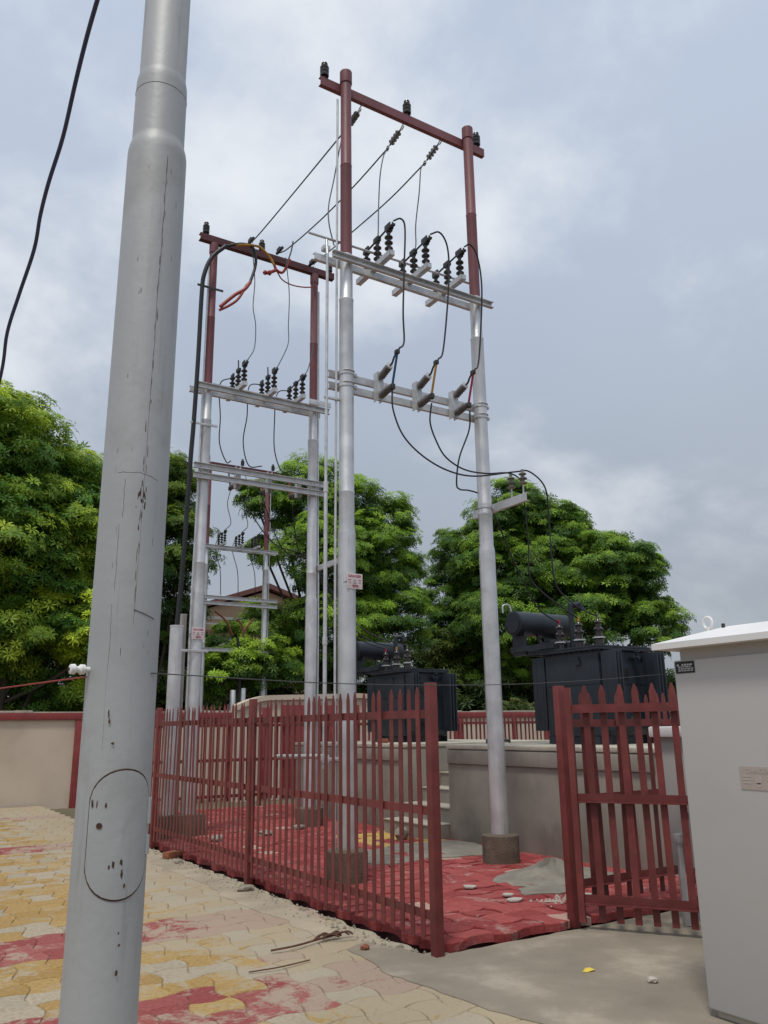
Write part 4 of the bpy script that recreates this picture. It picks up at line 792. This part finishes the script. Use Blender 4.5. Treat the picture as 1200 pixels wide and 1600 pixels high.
part('weld_bead', MB().tube([on_pole(k*math.pi/12, 3.70, -.0118) for k in range(24)], .0018, 6, 2, True), 'pole_grey', npole)
ki = thing('knob_insulator', on_pole(-1.15, 1.675, .02), 'small white spool insulator on the left side of the foreground pole', 'insulator')
d0 = Vector(on_pole(-1.15, 1.675, 0)); d1 = Vector(on_pole(-1.15, 1.675, .06)); 
part('spool', MB().lathe([(.008,.0),(.008,.012),(.014,.014),(.015,.026),(.009,.031),(.009,.038),(.015,.043),(.014,.055),(.008,.058)], d0, d1-d0, 14), 'cabinet_white', ki)
part('spool_bolt', MB().cyl(d0-(d1-d0)*.1, d0+(d1-d0)*1.02, .005), 'rust', ki)

# ------------------------------------------------------------------ loose wires
wire('stretched_wire', [on_pole(.9, 1.665, .004), (1.6,2.85,1.672), (2.5,3.0,1.69), (3.3,3.12,1.735), (4.0,3.203,1.79)], .0018, 'conductor', 'thin steel wire stretched from the foreground pole to the grey cabinet', 'wire', n=6)
wire('red_wire', [on_pole(-1.2, 1.655, .005), (.2,3.6,1.64), (-.3,5.0,1.66), (-.9,6.8,1.7)], .0022, 'heatshrink_red', 'thin red wire running left from the foreground pole insulator', 'wire', n=6)
wire('overhead_cable', [(.575,2.56,5.0),(.51,2.85,4.80),(.50,3.16,4.69),(.50,3.36,4.65),(.50,3.56,4.56),(.51,3.87,4.47),(.49,4.07,4.32),(.49,4.27,4.24),(.50,4.47,4.14),(.48,4.78,4.0),(.46,4.98,3.84),(.48,5.28,3.69),(.46,5.78,3.35),(.40,7.2,2.5),(.3,9.0,1.4),(.2,11.0,.02)], .0105, 'cable_blue', 'dark blue cable slanting down across the upper left sky', 'cable', n=10)

# ------------------------------------------------------------------ loose things on the ground
def rock(name, x, y, z, s, seed, m, label, cat, group=None):
    r_ = random.Random(seed); bm = bmesh.new(); bmesh.ops.create_icosphere(bm, subdivisions=2, radius=1)
    for v in bm.verts: v.co = Vector((v.co.x*s[0], v.co.y*s[1], v.co.z*s[2]))*(1+r_.gauss(0, .10))
    bm.verts.index_update(); mb = MB().add([(v.co.x+x, v.co.y+y, v.co.z+z) for v in bm.verts], [[v.index for v in f.verts] for f in bm.faces]); bm.free()
    return solo(name, mb, m, (x,y,z), label, cat, group, smooth=False)
def brick(x, y, z, rz, label):
    mb = MB().box(-.11, .11, -.052, .052, 0, .07, .006); c, s = math.cos(rz), math.sin(rz); mb.v = [(x+a*c-b*s, y+a*s+b*c, z+q) for a, b, q in mb.v]
    return solo('brick', mb, 'brick', (x,y,z), label, 'brick')
brick(3.44, 10.45, .012, .5, 'single red brick lying at the foot of the long fence'); brick(7.15, 11.5, 1.273, 1.4, 'red brick on the edge of the left transformer platform')
rock('stone', 3.38, 10.0, .02, (.06,.05,.035), 2, 'stone', 'grey stone next to the red brick by the fence', 'stone'); rock('stone', 3.36, 7.95, .025, (.09,.06,.035), 3, 'stone', 'flat stone at the foot of the middle fence post', 'stone')
rock('stone', 6.35, 9.75, .13, (.10,.09,.09), 5, 'stone', 'round yellowish stone standing at the foot of the stairs', 'stone')
for i, (x, y) in enumerate(((3.62,12.9),(5.05,11.3),(5.75,11.65),(4.3,11.2))): rock('rubble', x, y, .09, (.11,.08,.05), 30+i, 'concrete', ('grey rubble lump inside the far end of the long fence', 'grey rubble lump on the red paving between the rear poles', 'grey rubble lump beside the rear right pole footing', 'grey rubble lump before the rear left pole footing')[i], 'rubble', 'rubble lumps on the red paving')
solo('sand_pile', mound(6.05, 6.55, .62, .55, .17, .06, 8), 'mortar', (6.05,6.55,.06), 'low grey mortar heap on the red paving by the right pole', 'sand pile')
solo('mortar_patch', sheet([(5.15,5.95),(5.5,5.8),(5.75,6.0),(5.6,6.25),(5.3,6.2)], .03, .067, .02, 19), 'mortar', (5.4,6,.06), 'small grey mortar patch on the red paving in the gateway', 'mortar', smooth=False)
for i, (x, y, s) in enumerate(((5.0,6.55,.075),(5.05,6.05,.06),(4.95,5.85,.08),(5.6,5.65,.05))):
    r_ = random.Random(50+i); P = [(x+s*r_.uniform(.6,1.1)*math.cos(t), y+s*r_.uniform(.6,1.1)*math.sin(t)) for t in [k*math.pi/3.5 for k in range(7)]]
    solo('tile_scrap', MB().prism(P, (0,0,.063), (1,0,0), (0,1,0), (0,0,.012)), 'white_scrap', (x,y,.063), ('flat white scrap farthest into the gateway', 'flat white scrap in the middle of the gateway', 'largest flat white scrap on the gateway paving', 'flat white scrap beside the gate post')[i], 'scrap', 'white scraps in the gateway', smooth=False)
gv = MB(); r_ = random.Random(77)
for k in range(130):
    x = r_.gauss(5.35, .14); y = r_.gauss(5.62, .07); s = r_.uniform(.006, .018); z = .064
    gv.add([(x-s,y,z),(x+s*.6,y-s,z),(x+s,y+s*.7,z),(x-s*.2,y+s,z),(x,y,z+s*1.3)], [(0,1,4),(1,2,4),(2,3,4),(3,0,4)])
solo('gravel', gv, 'white_scrap', (5.35,5.62,.064), 'white gravel chips strewn on the gateway paving', 'gravel', kind='stuff', smooth=False)
dbt = MB()
for k in range(900):
    if k < 620: y = r_.uniform(5.1, 15.5); x = 3.42+r_.gauss(0, .10)
    else: x = r_.uniform(1.5, 5.5); y = r_.uniform(3.3, 5.0)
    if x > 3.5 and y > 5: x = 3.46
    s = r_.uniform(.004, .016) if k < 620 else r_.uniform(.002, .005); z = .0062
    dbt.add([(x-s,y,z),(x+s*.6,y-s,z),(x+s,y+s*.7,z),(x-s*.2,y+s,z),(x,y,z+s*1.1)], [(0,1,4),(1,2,4),(2,3,4),(3,0,4)])
solo('cement_crumbs', dbt, 'stone', (3.4,8,.011), 'grey crumbs of cement scattered along the fence foot', 'debris', kind='stuff', smooth=False)
solo('food_wrapper', MB().add([(4.06,4.14,.008),(4.12,4.13,.016),(4.14,4.165,.009),(4.085,4.18,.02),(4.10,4.155,.026),(4.04,4.16,.01)], [(0,1,4),(1,2,4),(2,3,4),(3,5,4),(5,0,4)]), 'yellow_wrap', (4.1,4.16,.013), 'crumpled yellow wrapper on the concrete apron', 'wrapper', smooth=False)
rock('scrap_lump', 4.23, 3.77, .022, (.035,.03,.018), 9, 'white_scrap', 'small white lump on the concrete apron near the cabinet', 'scrap')
br = thing('dry_branch', (2.95,5.75,.02), 'dry reddish branch lying on the cement near the long fence', 'branch')
part('stem', MB().tube([(2.62,5.72,.02),(2.80,5.70,.03),(3.0,5.78,.025),(3.22,5.80,.04)], .008, 6), 'twig', br)
for k in range(7): part('leaf', MB().tube([(2.98+.03*k,5.77+.004*k,.03), (3.05+.035*k,5.80+.03*math.sin(k*2),.05), (3.13+.03*k,5.81+.05*math.sin(k*2),.025)], .007, 5, 3), 'twig', br)
solo('twig', MB().tube([(2.30,5.35,.012),(2.5,5.32,.018),(2.75,5.38,.012)], .005, 6), 'twig', (2.5,5.35,.01), 'thin bare twig on the yard before the dry branch', 'twig')
rock('brick_shard', 3.20, 5.42, .02, (.035,.03,.02), 12, 'brick', 'red paver shard lying beside the front corner post', 'brick')

# ------------------------------------------------------------------ house beyond the trees
hs = thing('house', (15,43,-.1), 'tan house with sloping red roof edge showing between trees', 'house')
part('wall', MB().prism([(13.9,-.1),(21,-.1),(21,8.4),(18.6,9.1),(14.2,7.55),(13.9,7.4)], (0,42.2,0), (1,0,0), (0,0,1), (0,6,0)), 'house_tan', hs, smooth=False)
part('roof', MB().prism([(13.3,7.35),(18.6,9.22),(21.6,8.3),(21.6,8.55),(18.6,9.5),(13.3,7.62)], (0,41.8,0), (1,0,0), (0,0,1), (0,6.8,0)), 'house_red', hs, smooth=False)
part('lower_wall', MB().box(9.5, 16.6, 41.0, 42.15, -.1, 6.3), 'house_grey', hs, smooth=False)
part('parapet', MB().box(9.4, 16.7, 40.9, 41.1, 6.3, 6.6), 'house_red', hs, smooth=False)
part('balcony_rail', MB().box(9.4, 16.5, 41.1, 41.2, 7.2, 7.35).box(9.4, 16.5, 41.1, 41.2, 6.9, 7.0), 'house_grey', hs, smooth=False)
for x in (12.2, 15.0):
    w_ = part('window', MB().box(x, x+1.2, 40.93, 41.0, 4.4, 5.6), 'house_grey', hs, smooth=False); part('pane', MB().box(x+.08, x+1.12, 40.90, 40.93, 4.48, 5.52), 'window_dark', w_, smooth=False)
w_ = part('window', MB().box(16.2, 17.4, 42.13, 42.2, 6.4, 7.5), 'house_grey', hs, smooth=False); part('pane', MB().box(16.28, 17.32, 42.10, 42.13, 6.48, 7.42), 'window_dark', w_, smooth=False)

# ------------------------------------------------------------------ trees: whorls of long leaves on clumps
def leaves(mesh_name, blobs, parent, seed, dens, leaf, young_lit, dark, loc):
    g = np.random.default_rng(seed); Vs = []; Cs = []
    for bi, (bx, by, bz, br) in enumerate(blobs):
        n = int(dens*br*br)
        # each blob is broken into small clumps so that light and dark groups show
        nc = max(10, int(26*br)); cd_ = g.normal(size=(nc,3)); cd_[:,2] = cd_[:,2]*.8+.28; cd_ /= np.linalg.norm(cd_, axis=1)[:,None]
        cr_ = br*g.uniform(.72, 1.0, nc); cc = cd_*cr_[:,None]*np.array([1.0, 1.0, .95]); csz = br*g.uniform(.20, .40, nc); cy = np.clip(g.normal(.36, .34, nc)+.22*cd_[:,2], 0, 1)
        k = g.integers(0, nc, n); d = g.normal(size=(n,3)); d[:,2] = d[:,2]*.6+.35; d /= np.linalg.norm(d, axis=1)[:,None]
        rad = csz[k]*g.uniform(.55, 1.05, n); pos = cc[k]+d*rad[:,None]*np.array([1.25, 1.25, .62])
        inner = g.random(n) < .2
        pi = g.normal(size=(n,3)); pi /= np.linalg.norm(pi, axis=1)[:,None]; pi *= (br*g.uniform(.2, .8, n)**.5)[:,None]; pos[inner] = pi[inner]
        pos += np.array([bx, by, bz])
        nrm = d*.8+cd_[k]*.5+np.array([0,0,.7]); nrm += g.normal(size=(n,3))*.28; nrm /= np.linalg.norm(nrm, axis=1)[:,None]
        a = np.cross(nrm, np.array([.31,.77,.21])); a /= np.linalg.norm(a, axis=1)[:,None]; b = np.cross(nrm, a)
        yv = np.clip(cy[k]+g.normal(0, .16, n)+.25*(d[:,2]-.3), 0, 1); yv[inner] *= .25  # tint mixes young growth with painted sunlit tops and shaded insides
        col = np.array(dark)[None]*(1-yv[:,None])+np.array(young_lit)[None]*yv[:,None]; col *= g.uniform(.75, 1.2, (n,1))
        m = 7; t0 = g.uniform(0, 6.28, n); L = leaf*g.uniform(.75, 1.2, n)
        for j in range(m):
            t = t0+j*2*np.pi/m+g.normal(0, .12, n); e = a*np.cos(t)[:,None]+b*np.sin(t)[:,None]; f = np.cross(nrm, e)
            droop = g.uniform(-.25, .35, n)
            p0 = pos+e*(L*.06)[:,None]; p1 = pos+e*(L*.6)[:,None]+nrm*(L*.07)[:,None]; p2 = pos+e*(L)[:,None]-nrm*(L*droop*.6)[:,None]; wv = (L*.125)[:,None]*f
            Vs.append(np.stack([p0, p1-wv, p2, p1+wv], 1).reshape(-1,3)); Cs.append(np.repeat(col, 4, 0))
    V = np.concatenate(Vs)-np.array(loc); C = np.concatenate(Cs); n = len(V)//4
    me = bpy.data.meshes.new(mesh_name); me.vertices.add(len(V)); me.vertices.foreach_set('co', V.astype(np.float32).ravel())
    me.loops.add(n*4); me.loops.foreach_set('vertex_index', np.arange(n*4, dtype=np.int32)); me.polygons.add(n)
    me.polygons.foreach_set('loop_start', np.arange(0, n*4, 4, dtype=np.int32)); me.polygons.foreach_set('loop_total', np.full(n, 4, dtype=np.int32)); me.update(calc_edges=True)
    at = me.color_attributes.new('tint', 'FLOAT_COLOR', 'POINT'); at.data.foreach_set('color', np.concatenate([C, np.ones((len(C),1))], 1).astype(np.float32).ravel())
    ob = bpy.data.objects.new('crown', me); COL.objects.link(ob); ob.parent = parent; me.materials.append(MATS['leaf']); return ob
def tree(label, blobs, seed, young_lit=(.14,.235,.022), dark=(.055,.13,.026), dens=520, leaf=.21, scale=1.0, group='trees behind the compound', tr=.16, name='broadleaf_tree'):
    bl = [(x*scale, y*scale, 1.5+(z-1.5)*scale, r*scale) for x, y, z, r in blobs]
    wsum = sum(b[3]**2 for b in bl); cx = sum(b[0]*b[3]**2 for b in bl)/wsum; cy = sum(b[1]*b[3]**2 for b in bl)/wsum; g = random.Random(seed)
    bl = [(x, y+(g.uniform(-.8, 1.0) if i else 0), z, r) for i, (x, y, z, r) in enumerate(bl)]
    top = max(b[2] for b in bl); bl = [(x+(fwd2.x*1.4 if z < .42*top else 0), y+(fwd2.y*1.4 if z < .42*top else 0), z, r) for x, y, z, r in bl]; t = thing(name, (cx,cy,-.1), label, 'tree', group)
    mb = MB(); zs = [-.1, 1.0, 2.2, top*.45, top*.72]; pts = [(cx+g.gauss(0,.08), cy+g.gauss(0,.08), z) for z in zs]; V = []
    for (p, q, i) in zip(pts[:-1], pts[1:], range(4)): mb.cyl(p, q, tr*(1-.2*i)*1.15, tr*(1-.2*(i+1)), 10)
    trunk = part('trunk', mb, 'bark', t)
    for b in bl:
        k = g.choice((1, 2, 3)); s = Vector(pts[k]); e = Vector(b[:3]); mid = (s+e)/2+Vector((0,0,-.15))
        part('limb', MB().tube([s, mid, e], .035+.012*b[3], 6, 3), 'bark', trunk)
    leaves('crown', bl, t, seed, dens, leaf, young_lit, dark, (cx,cy,-.1)); return t
LEFT = [(2.55,22.36,8.43,1.6),(1.33,22.46,8.61,1.81),(3.98,22.15,8.16,1.29),(3.33,22.25,6.6,1.84),(1.74,22.43,6.12,2.09),(4.45,22.06,6.16,1.19),(2.91,22.31,4.57,1.78),(4.27,22.09,4.46,1.49),(1.84,22.42,3.88,1.88),(3.63,22.21,3.14,1.45),(4.94,21.95,3.65,.99),(4.65,22.01,7.68,.73)]
DARK = [(7.49,26.98,9.44,1.54),(7.92,26.86,10.17,1.16),(8.39,26.71,9.04,.8),(7.71,26.92,7.21,1.56),(8.34,26.73,6.79,.82),(8.03,26.82,5.05,1.49),(7.73,26.91,3.38,1.67),(8.76,26.6,4.22,.72)]
MID = [(13.08,25.88,9.84,1.42),(11.92,26.44,9.45,1.06),(11.27,26.72,9.79,.63),(14.22,25.27,9.23,1.3),(15.43,24.55,8.61,1.34),(15.74,24.35,6.82,1.16),(14.62,25.04,7.31,1.63),(13.2,25.82,7.31,1.67),(11.85,26.47,7.77,.69),(15.39,24.58,5.21,1.41),(14.02,25.39,5.0,1.82),(12.41,26.21,4.78,1.47),(12.84,26.0,3.22,1.67),(14.6,25.05,3.2,1.57)]
BUSH = [(9.41,24.24,4.03,.76),(10.06,23.97,3.35,.9),(9.07,24.36,3.15,.79),(10.69,23.7,3.44,.8)]
RIGHT = [(16.46,18.82,7.91,1.17),(17.25,18.09,7.75,1.0),(17.78,17.57,7.29,.89),(15.57,19.56,6.63,1.04),(15.15,19.89,5.44,.85),(16.46,18.81,6.18,1.54),(17.58,17.77,5.91,1.46),(18.45,16.87,6.23,.93),(18.58,16.73,5.24,1.18),(19.12,16.08,4.9,.84),(17.85,17.5,7.55,.62),(18.2,17.15,6.75,.9),(18.9,16.45,5.8,.75),(19.33,15.9,4.75,.6),(17.78,17.57,4.53,1.53),(16.39,18.88,4.41,1.55),(15.34,19.74,4.26,1.01),(18.9,16.3,4.17,.85),(15.9,19.29,3.09,1.34),(15.16,19.88,3.11,.96),(17.05,18.29,3.24,1.14),(17.5,17.84,6.75,1.2),(18.1,17.2,6.0,1.15),(16.9,18.4,7.2,1.15)]
PALE = [(19.42,26.68,4.4,1.08),(18.78,27.14,3.78,.97),(20.01,26.24,3.75,.89),(19.38,26.71,3.14,1.14)]
tree('bright green leafy tree at the left edge behind the boundary wall', LEFT, 1, young_lit=(.55,.69,.065), dark=(.085,.20,.035), dens=1200, leaf=.185)
tree('dark green tree just right of the foreground pole', DARK, 2, young_lit=(.20,.30,.04), dark=(.045,.10,.026), dens=1050, leaf=.175)
tree('tall green tree behind the two nearest silver poles', MID, 3, young_lit=(.33,.53,.055), dens=1150, leaf=.172)
tree('small bright green tree under the distant frame', BUSH, 4, young_lit=(.36,.54,.055), dens=1150, leaf=.17, tr=.08)
tree('broad domed green tree behind the right transformer', RIGHT, 5, young_lit=(.29,.47,.055), scale=1.32, dens=1000, leaf=.19)
tree('pale yellowish tree far behind the gap between platforms', PALE, 6, young_lit=(.20,.26,.05), dark=(.07,.12,.03), dens=420, leaf=.24, tr=.1)
ug = thing('shade_fill', (12,27,-.1), 'added dark foliage standing in for shade below the trees behind the boundary wall', 'shade_fill'); ug['kind'] = 'stuff'  # dark leaf row added to stand for the shade under the crowns
gg = random.Random(17); leaves('shade_fill', [(-3+1.25*i+gg.uniform(-.4,.4), 27.5-.08*i+gg.uniform(-1,1.5), 1.2+gg.uniform(0,1.9), gg.uniform(1.1,1.6)) for i in range(30)], ug, 19, 330, .27, (.06,.10,.02), (.02,.045,.012), (12,27,-.1)).name = 'foliage'
# weeds on and behind the far wall
wv = []; 
wd = thing('wall_weeds', (17.5,20.3,1.7), 'scrubby weeds growing over the far wall between the transformers', 'weeds'); wd['kind'] = 'stuff'
leaves('weeds', [(16.9+.5*i, 20.5, 1.75+.12*((i*7) % 3), .42) for i in range(8)], wd, 9, 900, .14, (.22,.25,.08), (.06,.10,.03), (17.5,20.3,1.7)).name = 'foliage'
